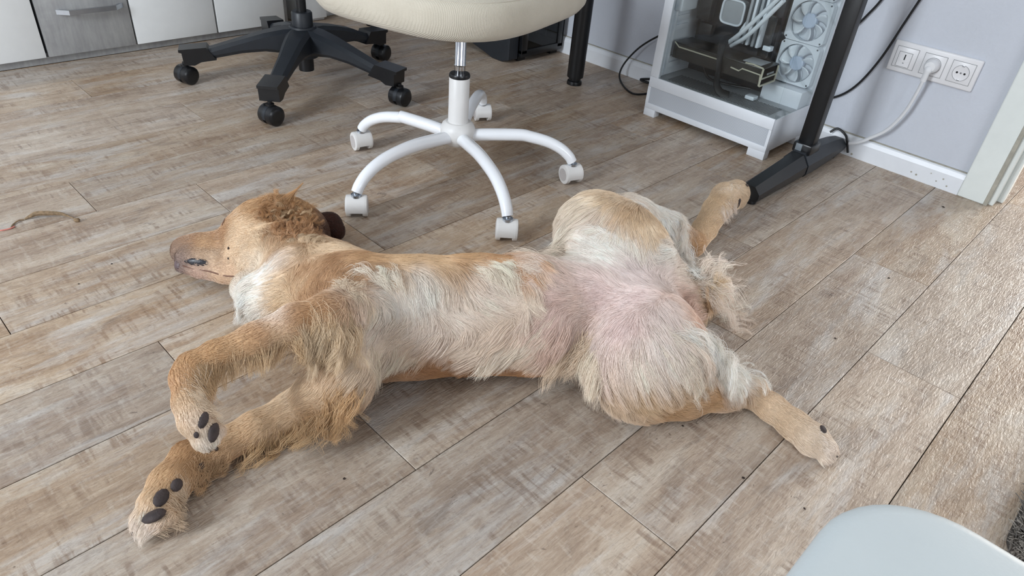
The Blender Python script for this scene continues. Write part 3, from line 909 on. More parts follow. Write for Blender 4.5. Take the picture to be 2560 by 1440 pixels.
# data outlet
MB().box((fx - 0.0006, 0.5635, 0.2875), (fx + 0.001, 0.5975, 0.3255), 0.0004).build('outlet_plate', M['sock_white'], i1, smooth=False)
MB().box((fx - 0.0004, 0.5625, 0.2865), (fx + 0.001, 0.5985, 0.3265)).build('outlet_gap', M['sock_line'], i1, smooth=False)
MB().box((fx - 0.0012, 0.567, 0.302), (fx + 0.001, 0.594, 0.3245), 0.0004).build('flap', M['sock_white'], i1, smooth=False)
MB().box((fx - 0.0016, 0.5785, 0.306), (fx + 0.001, 0.5815, 0.3205)).build('slot', M['dark_hole'], i1, smooth=False)
MB().box((fx - 0.0016, 0.578, 0.2965), (fx + 0.001, 0.5815, 0.2985)).build('mark', M['sock_line'], i1, smooth=False)
# earthed sockets: recessed bowls shown as rim, bowl floor, pin holes and earth clips
def bowl(i, y):
    rim = disc(i, 'bowl_rim', y, 0.311, 0.0210, M['sock_line'], fx, [(0.0206, 0.0), (0.0206, 0.0007), (0.0196, 0.0007), (0.0196, 0.0)])
    disc(i, 'bowl', y, 0.311, 0.0196, M['sock_white'], fx - 0.0001, [(0.0, 0.0002), (0.0165, 0.0002), (0.0196, 0.0009), (0.0200, 0.0)])
    return rim
r3 = bowl(i3, 0.433)
for dy in (-0.0095, 0.0095):
    disc(i3, 'pin_hole', 0.433 + dy, 0.311, 0.0027, M['dark_hole'], fx - 0.0004)
disc(i3, 'screw', 0.433, 0.311, 0.0022, M['sock_line'], fx - 0.0004)
for s in (-1, 1):
    MB().box((fx - 0.0014, 0.430, 0.311 + s * 0.0185 - 0.002), (fx, 0.436, 0.311 + s * 0.0185 + 0.002), 0.0004).build('earth_clip', M['zinc'], i3)
r2 = bowl(i2, 0.505)
# ---- plug and white cable
pg = empty('power_plug', (SX, 0.505, 0.311), 'white mains plug with pale cable in the middle socket', 'plug')
MB().lathe([(0, 0), (0.0180, 0), (0.0185, 0.004), (0.0178, 0.016), (0.013, 0.024), (0, 0.026)], 28, Matrix.Translation((fx - 0.001, 0.505, 0.311)) @ ROTX).build('plug_body', M['cable_white'], pg)
MB().tube(smooth_path([(fx - 0.018, 0.505, 0.311), (fx - 0.026, 0.506, 0.300), (fx - 0.026, 0.507, 0.272)], 5), [0.0105] * 6 + [0.008] * 5, 12, flat=0.8).build('strain_relief', M['cable_white'], pg)
cw = smooth_path([(fx - 0.026, 0.507, 0.276), (fx - 0.024, 0.510, 0.240), (fx - 0.022, 0.520, 0.180), (fx - 0.022, 0.545, 0.120), (fx - 0.022, 0.580, 0.082), (fx - 0.024, 0.605, 0.060), (fx - 0.026, 0.632, 0.046)], 8)
MB().tube(cw, 0.0036, 10, flat=1.5, up=(0, 0, 1)).build('cable', M['cable_white'], pg)
# ---- black cables
def cable(pts, r, label, n=8):
    return tag(MB().tube(smooth_path(pts, n), r, 8).build('cable', M['cable_black']), label, 'cable')
cable([(WX - 0.008, 0.575, 0.56), (WX - 0.008, 0.601, 0.459), (WX - 0.008, 0.617, 0.393), (WX - 0.008, 0.643, 0.288), (WX - 0.008, 0.681, 0.201), (WX - 0.009, 0.731, 0.151), (WX - 0.012, 0.80, 0.130)], 0.0034, 'long black cable running down the wall between column and sockets')
cable([(WX - 0.008, 0.655, 0.56), (WX - 0.008, 0.690, 0.455), (WX - 0.008, 0.715, 0.400), (WX - 0.010, 0.745, 0.355), (WX - 0.012, 0.80, 0.330)], 0.0034, 'short black cable on the wall at the top edge beside the column')
cable([(2.165, 0.700, 0.055), (2.172, 0.685, 0.070), (2.172, 0.660, 0.062), (2.166, 0.645, 0.050), (2.17, 0.63, 0.012)], 0.0035, 'black cable arching over the wall end of the desk foot')
cable([(2.150, 1.225, 0.235), (2.150, 1.300, 0.212), (2.150, 1.360, 0.180), (2.150, 1.434, 0.118), (2.135, 1.478, 0.045), (2.105, 1.458, 0.005), (2.030, 1.345, 0.004), (2.100, 1.300, 0.006), (2.150, 1.230, 0.020)], 0.0034, 'black cable looping from the white computer down to the floor')
cable([(2.162, 1.215, 0.045), (2.163, 1.300, 0.040), (2.164, 1.395, 0.016), (2.163, 1.400, 0.008), (2.163, 1.300, 0.010), (2.162, 1.220, 0.012)], 0.0042, 'short thick black cable bent double beside the white computer')

# ================================================================ white stool seat at the lower right
st = empty('stool', (0.205, -0.205, 0), 'white padded stool seat with rounded corner at the lower right', 'stool')
seatm = MB(); seatm.box((-0.02, -0.45, 0.395), (0.4415, 0.0365, 0.452), 0.0)
bm = seatm.bm
ve = [e for e in bm.edges if abs(e.verts[0].co.z - e.verts[1].co.z) > 0.01]
bmesh.ops.bevel(bm, geom=ve, offset=0.075, segments=10, affect='EDGES', profile=0.5)
he = [e for e in bm.edges if abs(e.verts[0].co.z - e.verts[1].co.z) < 1e-4 and len(e.link_faces) == 2 and any(abs(f.normal.z) > 0.9 for f in e.link_faces) and any(abs(f.normal.z) < 0.1 for f in e.link_faces)]
bmesh.ops.bevel(bm, geom=he, offset=0.014, segments=5, affect='EDGES', profile=0.5)
seatm.build('seat', M['stool'], st, angle=60)
for sx, sy in ((0.03, -0.40), (0.39, -0.40), (0.03, -0.015), (0.39, -0.015)):
    MB().tube([(sx, sy, 0.0), (sx, sy, 0.398)], [0.012, 0.016], 14).build('leg', M['white_metal'], st)

# ================================================================ shaggy rug at the right edge
rg = empty('rug', (1.4, -0.4, 0), 'dark grey shaggy rug at the right edge', 'rug')
RX0, RX1, RY0, RY1 = 0.945, 1.95, -0.80, -0.115
rb = MB(); rb.box((RX0, RY0, 0.0), (RX1, RY1, 0.012))
ve = [e for e in rb.bm.edges if abs(e.verts[0].co.z - e.verts[1].co.z) > 0.005]
bmesh.ops.bevel(rb.bm, geom=ve, offset=0.05, segments=6, affect='EDGES', profile=0.5)
rb.build('backing', M['rug_back'], rg)

# ================================================================ chewed fibre strand and crumbs on the floor
tw = empty('chewed_strip', (0.25, 1.60, 0), 'thin brown chewed strip with a pink thread end on the floor', 'strip')
ps = smooth_path([fl(62, 548), fl(75, 541, .006), fl(92, 534, .010), fl(120, 533, .010), fl(150, 534, .008), fl(172, 540, .004)], 6)
MB().tube(ps, [0.0018 + 0.0035 * math.sin(math.pi * i / (len(ps) - 1)) for i in range(len(ps))], 8).build('strand', M['twig'], tw)
MB().tube(smooth_path([fl(60, 549, .002), fl(45, 552, .003), fl(32, 562, .002), fl(28, 570, .002)], 5), 0.0016, 6).build('thread', M['twig'], tw)
MB().tube(smooth_path([fl(170, 540, .004), fl(182, 545, .004), fl(190, 550, .004), fl(200, 549, .004)], 5), [0.0015] * 8 + [0.003, 0.004, 0.005, 0.005, 0.005, 0.005, 0.004, 0.001], 7).build('end_knot', M['twig'], tw)
MB().tube(smooth_path([fl(-20, 572, .002), fl(0, 576, .002), fl(14, 574, .002), fl(26, 571, .002), fl(36, 566, .002)], 5), 0.0016, 6).build('pink_thread', M['pink'], tw)
def crumb(px, py, s, label):
    c_ = bmesh.new()
    bmesh.ops.create_icosphere(c_, subdivisions=1, radius=s)
    for v in c_.verts:
        v.co *= 0.6 + 0.7 * random.random()
        v.co.z = abs(v.co.z) * 0.6
    m_ = MB(); m_.bm.free(); m_.bm = c_
    o_ = m_.build('crumb', M['crumb'])
    p = fl(px, py); o_.location = (p.x, p.y, 0.0)
    return tag(o_, label, 'crumb', 'crumbs on the floor')
crumb(2358, 518, 0.0054, 'dark crumb on the floor in front of the door frame')
crumb(2222, 696, 0.0032, 'small brown crumb on the sunlit plank at the right')
crumb(2088, 846, 0.0032, 'small brown crumb right of the dog tail')
crumb(1858, 1195, 0.0029, 'small brown crumb left of the outstretched hind paw')
crumb(2011, 1272, 0.0022, 'tiny crumb below the outstretched hind paw')
crumb(1707, 1065, 0.0022, 'tiny dark crumb below the near thigh of the dog')
crumb(860, 1197, 0.0025, 'tiny dark crumb below the dog elbow')
crumb(280, 660, 0.0022, 'tiny dark crumb left of the dog nose')
crumb(197, 710, 0.0022, 'tiny dark crumb on the grey plank at the left')
# ================================================================ the dog, lying on its back
def node(px, py, rpx, z=None):
    """a sphere whose outline has radius rpx about pixel (px,py); z = height of centre, None = resting on the floor"""
    d = ray(px, py)
    if z is None:
        zz = 0.08
        for _ in range(30):
            t = (zz - CAM_H) / d.z
            r = rpx * t / FPX
            zz = r + 0.001
        z = zz
    t = (z - CAM_H) / d.z
    p = Vector((0, 0, CAM_H)) + d * t
    return (np.array(p, dtype=np.float32), float(rpx * t / FPX))

# chains of tapering limbs: (px, py, radius in px, height)
CH = {}
CH['torso'] = [(800, 735, 118, None), (905, 795, 152, None), (1050, 792, 143, None), (1200, 785, 140, None), (1330, 790, 138, None), (1480, 780, 125, None), (1620, 765, 104, None), (1690, 758, 70, 0.085)]
CH['neck'] = [(640, 635, 78, None), (720, 665, 98, None), (810, 715, 118, None)]
CH['throat'] = [(620, 720, 42, 0.070), (680, 745, 62, 0.085), (770, 760, 85, 0.10)]
CH['skull'] = [(617, 602, 64, None), (655, 590, 82, None), (715, 580, 80, None), (750, 590, 72, None)]
CH['muzzle'] = [(468, 628, 38, 0.046), (500, 628, 42, 0.046), (545, 629, 47, 0.047), (600, 622, 54, 0.050)]
CH['flews'] = [(470, 646, 30, 0.050), (505, 652, 28, 0.054), (545, 655, 30, 0.054)]
CH['jaw'] = [(452, 668, 13, 0.040), (500, 676, 18, 0.042), (560, 682, 25, 0.045), (620, 680, 38, 0.050)]
CH['ear'] = [(690, 528, 26, 0.098), (722, 542, 34, 0.104), (756, 562, 32, 0.100), (782, 590, 22, 0.088)]
CH['ear_flap'] = [(785, 560, 26, 0.045), (822, 566, 34, 0.040), (838, 578, 24, 0.034)]
CH['shoulder_far'] = [(760, 700, 78, 0.100), (860, 720, 85, 0.110), (930, 750, 80, 0.110)]
# raised foreleg
CH['foreleg_up'] = [(905, 775, 60, 0.165), (820, 788, 49, 0.195), (740, 806, 43, 0.195), (640, 846, 36, 0.185), (540, 886, 31, 0.175), (478, 916, 31, 0.168), (462, 945, 30, 0.160), (470, 1005, 31, 0.145), (490, 1050, 36, 0.130), (510, 1085, 29, 0.118)]
# foreleg along the floor
CH['foreleg_low'] = [(880, 880, 80, 0.10), (850, 950, 74, 0.085), (810, 985, 66, 0.066), (740, 1026, 48, None), (640, 1074, 42, None), (545, 1118, 39, None), (472, 1148, 41, None), (427, 1208, 46, None), (393, 1263, 43, None), (368, 1303, 27, None)]
CH['elbow_low'] = [(860, 960, 50, 0.08), (845, 1010, 36, 0.055)]
# far hind leg: thigh, shank behind it, foot to the desk
CH['thigh_far'] = [(1600, 700, 100, 0.120), (1555, 645, 112, 0.150), (1510, 600, 110, 0.165), (1480, 570, 82, 0.180)]
CH['shank_far'] = [(1480, 565, 72, 0.165), (1560, 565, 72, 0.130), (1650, 585, 54, 0.095), (1728, 608, 34, 0.062)]
CH['foot_far'] = [(1732, 610, 30, 0.055), (1762, 572, 29, 0.060), (1790, 525, 32, 0.064), (1815, 495, 37, 0.064), (1838, 485, 34, 0.060)]
# near hind leg
CH['thigh_near'] = [(1600, 800, 105, 0.110), (1620, 860, 125, 0.110), (1615, 900, 128, 0.100), (1605, 925, 108, None)]
CH['shank_near'] = [(1610, 935, 104, None), (1700, 955, 84, None), (1790, 965, 58, None), (1868, 975, 38, None)]
CH['foot_near'] = [(1868, 978, 33, None), (1930, 1020, 32, None), (1985, 1062, 34, None), (2030, 1098, 38, None), (2062, 1122, 28, None)]
CH['tail'] = [(1690, 745, 46, 0.060), (1740, 738, 26, 0.035), (1775, 732, 14, 0.020), (1805, 735, 8, 0.012)]
SINGLE = [
    # paw toes: px, py, r, z
    (352, 1312, 20, 0.020), (372, 1322, 17, 0.018), (398, 1305, 20, 0.028), (425, 1290, 18, 0.030), (350, 1290, 18, 0.026),
    (512, 1108, 17, 0.110), (530, 1098, 16, 0.112), (498, 1100, 17, 0.112), (545, 1075, 15, 0.116),
    (1845, 470, 16, 0.058), (1856, 487, 15, 0.050), (1848, 505, 15, 0.042), (1830, 512, 15, 0.040), (1805, 528, 15, 0.040),
    (2078, 1130, 14, 0.014), (2072, 1142, 13, 0.012), (2060, 1148, 12, 0.012), (2048, 1098, 15, 0.026), (2066, 1112, 14, 0.022),
    (1742, 712, 24, 0.120), (1722, 782, 22, 0.118), (1700, 735, 12, 0.130),
]
KS = {'ear': 0.005, 'ear_flap': 0.006, 'jaw': 0.006, 'flews': 0.007, 'muzzle': 0.012, 'foreleg_up': 0.012, 'foot_far': 0.008, 'shank_far': 0.012}
segs = []
for name, ch in CH.items():
    nd = [node(*c) for c in ch]
    for a, b in zip(nd, nd[1:]):
        segs.append((a, b, KS.get(name)))
sph = [node(*s) for s in SINGLE]

allp = np.array([p for s in segs for (p, r) in s[:2]]); allr = np.array([r for s in segs for (p, r) in s[:2]])
lo = (allp - allr[:, None]).min(0) - 0.03; hi = (allp + allr[:, None]).max(0) + 0.03
lo[2] = -0.02
VOX = 0.005
NX, NY, NZ = [int(math.ceil((hi[i] - lo[i]) / VOX)) + 1 for i in range(3)]
gx = (lo[0] + np.arange(NX) * VOX).astype(np.float32)
gy = (lo[1] + np.arange(NY) * VOX).astype(np.float32)
gz = (lo[2] + np.arange(NZ) * VOX).astype(np.float32)
D = np.full((NX, NY, NZ), 1.0, np.float32)
def smin(a, b, k):
    h = np.clip(0.5 + 0.5 * (b - a) / k, 0, 1)
    return b + (a - b) * h - k * h * (1 - h)
def apply(p, q, r1, r2, k):
    """blend one round cone into the grid, only inside its neighbourhood"""
    m = max(r1, r2) + 0.07
    b0 = np.minimum(p, q) - m; b1 = np.maximum(p, q) + m
    i0 = [max(0, int((b0[i] - lo[i]) / VOX)) for i in range(3)]
    i1 = [min(n, int((b1[i] - lo[i]) / VOX) + 2) for i, n in zip(range(3), (NX, NY, NZ))]
    sl = tuple(slice(a, b) for a, b in zip(i0, i1))
    X = gx[sl[0]][:, None, None]; Y = gy[sl[1]][None, :, None]; Z = gz[sl[2]][None, None, :]
    ba = q - p
    L2 = float(ba @ ba) + 1e-12
    t = np.clip(((X - p[0]) * ba[0] + (Y - p[1]) * ba[1] + (Z - p[2]) * ba[2]) / L2, 0, 1)
    d = np.sqrt((X - p[0] - t * ba[0]) ** 2 + (Y - p[1] - t * ba[1]) ** 2 + (Z - p[2] - t * ba[2]) ** 2) - (r1 + (r2 - r1) * t)
    D[sl] = smin(D[sl], d, k)
for (a, b, kk) in segs:
    r = min(a[1], b[1])
    apply(a[0], b[0], a[1], b[1], kk or float(np.clip(0.55 * r, 0.006, 0.030)))
for p, r in sph:
    apply(p, p + 1e-4, r, r, 0.006)
# flattened where it lies on the floor
D = np.maximum(D, (0.002 - gz)[None, None, :])

def surface_nets(D):
    S = D < 0
    c = np.zeros(tuple(n - 1 for n in D.shape), np.int8)
    for dx in (0, 1):
        for dy in (0, 1):
            for dz in (0, 1):
                c += S[dx:D.shape[0] - 1 + dx, dy:D.shape[1] - 1 + dy, dz:D.shape[2] - 1 + dz]
    act = (c > 0) & (c < 8)
    idx = -np.ones(c.shape, np.int64)
    cells = np.argwhere(act)
    idx[act] = np.arange(len(cells))
    acc = np.zeros((len(cells), 3)); cnt = np.zeros(len(cells))
    corners = [(0, 0, 0), (1, 0, 0), (0, 1, 0), (1, 1, 0), (0, 0, 1), (1, 0, 1), (0, 1, 1), (1, 1, 1)]
    for i in range(8):
        for ax in range(3):
            if corners[i][ax] == 0:
                a = np.array(corners[i]); b = a.copy(); b[ax] = 1
                da = D[tuple((cells + a).T)]; db = D[tuple((cells + b).T)]
                m = (da < 0) != (db < 0)
                t = np.where(m, da / np.where(m, da - db, 1), 0)
                acc[m] += (a + t[:, None] * (b - a))[m]
                cnt[m] += 1
    V = lo + VOX * (cells + acc / cnt[:, None])
    F = []
    for ax in range(3):
        u, v = [(1, 2), (2, 0), (0, 1)][ax]
        A = [slice(None)] * 3; B = [slice(None)] * 3
        A[ax] = slice(0, -1); B[ax] = slice(1, None)
        e = S[tuple(A)] != S[tuple(B)]
        pts = np.argwhere(e)
        ok = (pts[:, u] > 0) & (pts[:, v] > 0) & (pts[:, u] < D.shape[u] - 1) & (pts[:, v] < D.shape[v] - 1)
        pts = pts[ok]
        q = []
        for (du, dv) in ((0, 0), (-1, 0), (-1, -1), (0, -1)):
            w = pts.copy(); w[:, u] += du; w[:, v] += dv
            q.append(idx[tuple(w.T)])
        q = np.stack(q, 1)
        flip = ~S[tuple(pts.T)]
        q[flip] = q[flip][:, ::-1]
        F.append(q[:, ::-1])
    F = np.concatenate(F)
    return V, F[(F >= 0).all(1)]
V, F = surface_nets(D)

def sample(P):
    """trilinear distance and gradient at points"""
    g = (P - lo) / VOX
    g = np.clip(g, 0, np.array([NX, NY, NZ]) - 1.001)
    i = g.astype(int); f = (g - i)
    out = np.zeros(len(P)); gr = np.zeros((len(P), 3))
    for dx in (0, 1):
        wx = f[:, 0] if dx else 1 - f[:, 0]
        for dy in (0, 1):
            wy = f[:, 1] if dy else 1 - f[:, 1]
            for dz in (0, 1):
                wz = f[:, 2] if dz else 1 - f[:, 2]
                d = D[i[:, 0] + dx, i[:, 1] + dy, i[:, 2] + dz]
                out += d * wx * wy * wz
                gr[:, 0] += d * (1 if dx else -1) * wy * wz
                gr[:, 1] += d * wx * (1 if dy else -1) * wz
                gr[:, 2] += d * wx * wy * (1 if dz else -1)
    return out, gr / np.maximum(np.linalg.norm(gr, axis=1, keepdims=True), 1e-9)
# relax the mesh a little along the normals onto the surface
for _ in range(2):
    d_, n_ = sample(V)
    V = V - n_ * d_[:, None] * 0.7

def hit(px, py):
    """first point of the dog's skin on the ray of a pixel, or None"""
    d = np.array(ray(px, py)); d /= np.linalg.norm(d)
    t = np.arange(0.5, 2.6, 0.004)
    P = np.array([0, 0, CAM_H]) + t[:, None] * d
    ins = np.all((P > lo) & (P < np.array([gx[-1], gy[-1], gz[-1]])), axis=1)
    s = np.full(len(t), 1.0)
    if ins.any():
        s[ins] = sample(P[ins])[0]
    k = np.argmax(s < 0.001)
    return P[k] if s[k] < 0.001 else None
def near(px, py):
    """as hit(), else the surface point closest to that ray"""
    h = hit(px, py)
    if h is not None:
        return h
    d = np.array(ray(px, py)); d /= np.linalg.norm(d)
    t = np.arange(0.5, 2.6, 0.004)
    P = np.array([0, 0, CAM_H]) + t[:, None] * d
    ins = np.all((P > lo) & (P < np.array([gx[-1], gy[-1], gz[-1]])), axis=1)
    P = P[ins]
    s, n = sample(P)
    k = np.argmin(s)
    return P[k] - n[k] * s[k]
def toward(px, py, R0):
    """point on the ray of a pixel: on the skin, else level with R0's distance, never under the floor"""
    h = hit(px, py)
    if h is not None:
        return h
    d = np.array(ray(px, py)); d /= np.linalg.norm(d)
    o = np.array([0, 0, CAM_H])
    t = np.linalg.norm(R0 - o)
    P = o + d * t
    if P[2] < 0.004:
        P = o + d * ((0.004 - CAM_H) / d[2])
    return P

# ---- coat colours, sampled over the animal (pigment, with the low foreleg lightened to offset its shade)
G1, G2, G3 = (203, 156, 106), (214, 172, 124), (224, 190, 148)
DP, CR, WH, PK = (178, 122, 74), (247, 228, 211), (254, 242, 231), (238, 210, 203)
COLS = [
    (470, 602, (176, 132, 96)), (448, 622, (150, 124, 106)), (440, 655, (104, 86, 88)), (452, 640, (140, 118, 106)), (505, 608, (205, 160, 112)), (540, 588, (182, 134, 92)),
    (600, 560, (242, 210, 170)), (580, 620, (238, 206, 168)), (640, 600, (234, 200, 158)), (645, 640, (242, 220, 192)), (685, 605, (230, 194, 152)), (600, 660, (240, 214, 182)), (640, 560, (236, 200, 156)), (520, 640, (206, 174, 142)), (560, 690, (226, 188, 152)), (490, 685, (196, 160, 140)),
    (620, 530, (206, 158, 106)), (660, 505, (190, 138, 86)), (710, 505, (188, 136, 86)), (675, 550, (186, 136, 88)), (715, 560, (172, 120, 74)), (745, 580, (160, 108, 66)), (700, 592, (190, 142, 96)), (690, 535, (190, 140, 92)), (760, 530, (182, 134, 88)),
    (700, 640, CR), (640, 680, WH), (620, 760, WH), (660, 720, WH), (590, 760, WH), (755, 600, (206, 166, 122)), (775, 555, (96, 58, 40)), (800, 560, (70, 38, 28)), (830, 566, (58, 31, 24)), (846, 580, (58, 31, 24)), (800, 612, G3),
    (720, 740, G3), (745, 690, (206, 158, 112)), (820, 660, (192, 142, 96)), (860, 690, (194, 146, 100)), (800, 720, (190, 142, 98)), (840, 720, (198, 152, 108)), (770, 740, (196, 148, 102)), (900, 650, G1), (690, 780, CR), (760, 775, (198, 148, 100)), (700, 700, G3),
    (780, 790, (182, 132, 84)), (650, 835, (198, 148, 100)), (540, 885, G1), (470, 905, G1), (600, 885, G2), (700, 860, G3), (440, 955, (200, 150, 102)), (470, 1000, G3), (490, 1050, CR), (520, 1110, WH), (470, 1075, G3), (540, 1020, (190, 148, 106)), (820, 850, G2),
    (700, 1005, (228, 194, 154)), (600, 1080, (220, 180, 134)), (640, 1060, (226, 190, 148)), (830, 970, (228, 194, 154)), (760, 990, (228, 194, 154)), (720, 920, G3), (490, 1128, G1), (420, 1190, G2), (370, 1250, G3), (350, 1310, CR), (800, 1040, G1), (455, 1225, (192, 150, 108)), (868, 1035, (192, 146, 94)),
    (950, 720, WH), (1050, 700, WH), (930, 800, CR), (1000, 850, (242, 220, 196)), (1100, 780, CR), (1200, 720, CR), (1200, 850, (242, 220, 198)), (1300, 720, (240, 222, 200)),
    (1000, 648, G2), (1080, 655, G2), (1150, 642, G1), (1290, 660, (204, 148, 96)), (1250, 645, (204, 150, 98)), (900, 900, (240, 216, 188)), (1300, 870, (240, 216, 190)), (1400, 760, (224, 190, 178)), (1400, 830, (228, 194, 174)), (1350, 690, CR),
    (1100, 925, DP), (1250, 935, DP), (1400, 945, DP), (1030, 912, DP), (1180, 930, DP), (1330, 940, DP),
    (1500, 740, PK), (1600, 745, PK), (1480, 870, (228, 206, 194)), (1560, 820, PK), (1440, 770, (226, 200, 186)), (1620, 700, (230, 210, 204)), (1500, 600, WH), (1430, 600, CR), (1550, 630, WH), (1470, 515, (240, 222, 198)), (1520, 498, (232, 204, 168)), (1575, 530, (224, 188, 144)), (1620, 560, (232, 204, 168)), (1500, 550, CR), (1650, 640, WH), (1700, 620, WH), (1650, 530, WH),
    (1700, 742, (196, 150, 128)), (1722, 785, (212, 164, 134)), (1670, 720, (230, 212, 204)), (1670, 780, (230, 212, 204)), (1700, 820, CR), (1700, 700, CR), (1750, 705, (228, 202, 162)), (1765, 800, (222, 182, 138)), (1740, 840, CR), (1650, 850, (246, 230, 220)), (1600, 900, CR), (1700, 890, (246, 228, 210)), (1780, 880, WH), (1830, 930, WH),
    (1600, 1000, G3), (1680, 1025, G1), (1780, 1000, G1), (1720, 980, G3), (1480, 950, CR), (1540, 1000, (228, 198, 166)),
    (1880, 995, (222, 188, 150)), (1950, 1040, (218, 188, 154)), (2050, 1110, (226, 202, 174)), (2078, 1138, CR), (1760, 560, G3), (1800, 505, G3), (1840, 480, (230, 200, 164)), (1745, 610, G1), (1790, 735, CR),
]
cp_, cc_ = [], []
def lin(c):
    v = np.array(srgb(*c)[:3]) ** 0.88
    g = v @ np.array([0.3, 0.55, 0.15])
    return np.minimum(0.97, g + (v - g) * 0.94)
for px, py, c in COLS:
    cp_.append(near(px, py)); cc_.append(lin(c))
# the back and everything turned to the floor is golden
for px, py in ((900, 800), (1050, 790), (1200, 785), (1350, 790), (1500, 780), (1620, 900), (1520, 600), (800, 740), (660, 600), (820, 980), (620, 1080)):
    q = fl(px, py + 40, 0.004); cp_.append(np.array(q)); cc_.append(lin(DP))
cp_ = np.array(cp_); cc_ = np.array(cc_)
def coat(P):
    out = np.zeros((len(P), 3)); ws = np.zeros(len(P))
    for s in range(0, len(P), 20000):
        d2 = ((P[s:s + 20000, None, :] - cp_[None]) ** 2).sum(2)
        dm = d2.min(1, keepdims=True)
        w = 1.0 / (d2 + 0.0006) ** 2.2
        out[s:s + 20000] = (w[:, :, None] * cc_[None]).sum(1) / w.sum(1)[:, None]
    return out

# ---- lie of the coat: strokes x0,y0 -> x1,y1, hair length in m, waviness
STROKES = [
    (470, 610, 520, 600, .006, 0), (450, 630, 490, 640, .004, 0), (520, 630, 580, 630, .007, 0), (560, 590, 610, 570, .009, 0), (600, 600, 660, 600, .014, 0), (500, 680, 560, 690, .006, 0), (570, 685, 620, 690, .010, 0), (600, 530, 650, 512, .010, 0),
    (660, 505, 720, 500, .020, .4), (690, 520, 730, 560, .032, 1), (730, 520, 780, 560, .032, 1), (680, 560, 700, 600, .030, 1), (750, 570, 790, 600, .030, .8), (820, 560, 845, 580, .004, 0),
    (700, 630, 640, 690, .035, .3), (660, 700, 600, 750, .045, .3), (700, 740, 630, 790, .040, .2), (750, 620, 700, 650, .030, .3), (780, 610, 850, 620, .030, .5),
    (760, 700, 800, 650, .018, 0), (820, 700, 860, 650, .018, 0), (740, 760, 800, 700, .020, 0), (870, 660, 940, 650, .030, .4),
    (880, 700, 950, 670, .050, .8), (950, 670, 1000, 770, .055, .5), (1030, 670, 1065, 770, .055, .4), (1110, 680, 1140, 780, .050, .3), (1000, 650, 1090, 652, .020, 0), (1200, 640, 1300, 640, .018, 0),
    (900, 780, 870, 850, .040, .5), (960, 800, 930, 870, .045, .3), (1030, 820, 950, 880, .050, .3), (920, 880, 880, 940, .050, .4), (1100, 820, 1010, 890, .050, .3),
    (1100, 760, 1200, 800, .045, .3), (1200, 700, 1300, 770, .060, .4), (1280, 650, 1380, 740, .065, .4), (1200, 760, 1310, 775, .050, .3), (1300, 800, 1180, 900, .065, .4), (1220, 830, 1120, 900, .055, .3), (1400, 800, 1340, 900, .060, .5), (1470, 830, 1420, 930, .060, .6),
    (1050, 918, 1130, 930, .015, 0), (1300, 935, 1200, 935, .018, 0), (1400, 950, 1330, 945, .020, 0),
    (1620, 740, 1480, 760, .014, 0), (1500, 760, 1400, 765, .014, 0), (1560, 820, 1520, 900, .016, 0), (1480, 870, 1470, 930, .022, .2),
    (1620, 720, 1500, 640, .045, .3), (1560, 650, 1460, 580, .050, .3), (1500, 620, 1420, 590, .050, .3), (1450, 530, 1400, 600, .045, .3), (1500, 500, 1430, 540, .040, .2), (1540, 520, 1500, 580, .040, .1), (1580, 560, 1600, 620, .040, .3), (1640, 540, 1690, 610, .060, .8), (1640, 660, 1700, 620, .050, .4), (1680, 600, 1710, 680, .060, .9), (1420, 660, 1330, 620, .055, .4), (1400, 700, 1300, 660, .055, .4),
    (1640, 800, 1680, 880, .040, .2), (1570, 880, 1590, 970, .050, .2), (1500, 920, 1540, 1000, .060, .3), (1620, 920, 1690, 1010, .055, .2), (1660, 860, 1750, 970, .060, .3), (1700, 810, 1800, 900, .070, .8), (1780, 850, 1850, 950, .075, 1), (1580, 1010, 1660, 1040, .040, .2), (1700, 1010, 1800, 1000, .022, 0), (1850, 940, 1890, 990, .040, .8),
    (1890, 1000, 1980, 1060, .008, 0), (1980, 1060, 2060, 1120, .009, 0), (2050, 1110, 2085, 1140, .016, .2),
    (1745, 610, 1790, 530, .008, 0), (1790, 530, 1840, 480, .012, 0), (1830, 480, 1860, 490, .016, .2),
    (840, 780, 700, 830, .013, 0), (700, 830, 560, 890, .010, 0), (560, 890, 480, 915, .009, 0), (450, 930, 470, 1010, .009, 0), (475, 1010, 505, 1080, .011, 0), (505, 1080, 520, 1115, .014, .2),
    (840, 900, 800, 980, .022, .2), (800, 990, 680, 1050, .018, .1), (680, 1050, 520, 1130, .014, .1), (500, 1130, 430, 1200, .011, 0), (430, 1200, 370, 1280, .011, 0), (370, 1290, 345, 1330, .016, .2),
    (1700, 720, 1760, 700, .040, .7), (1730, 740, 1820, 740, .075, 1), (1700, 790, 1770, 810, .030, .3),
]
sp_, sd_, sl_ = [], [], []
for x0, y0, x1, y1, L, wv in STROKES:
    a = near(x0, y0); b = toward(x1, y1, a)
    d = b - a
    sp_.append((a + near((x0 + x1) / 2, (y0 + y1) / 2)) / 2); sd_.append(d / max(1e-6, np.linalg.norm(d))); sl_.append((L, wv))
sp_ = np.array(sp_); sd_ = np.array(sd_); sl_ = np.array(sl_)
def comb(P):
    T = np.zeros((len(P), 3)); LW = np.zeros((len(P), 2))
    for s in range(0, len(P), 20000):
        d2 = ((P[s:s + 20000, None, :] - sp_[None]) ** 2).sum(2)
        w = 1.0 / (d2 + 0.0004) ** 2.8
        w /= w.sum(1, keepdims=True)
        T[s:s + 20000] = w @ sd_
        LW[s:s + 20000] = w @ sl_
    return T, LW
def nrm(v):
    return v / np.maximum(np.linalg.norm(v, axis=1, keepdims=True), 1e-9)

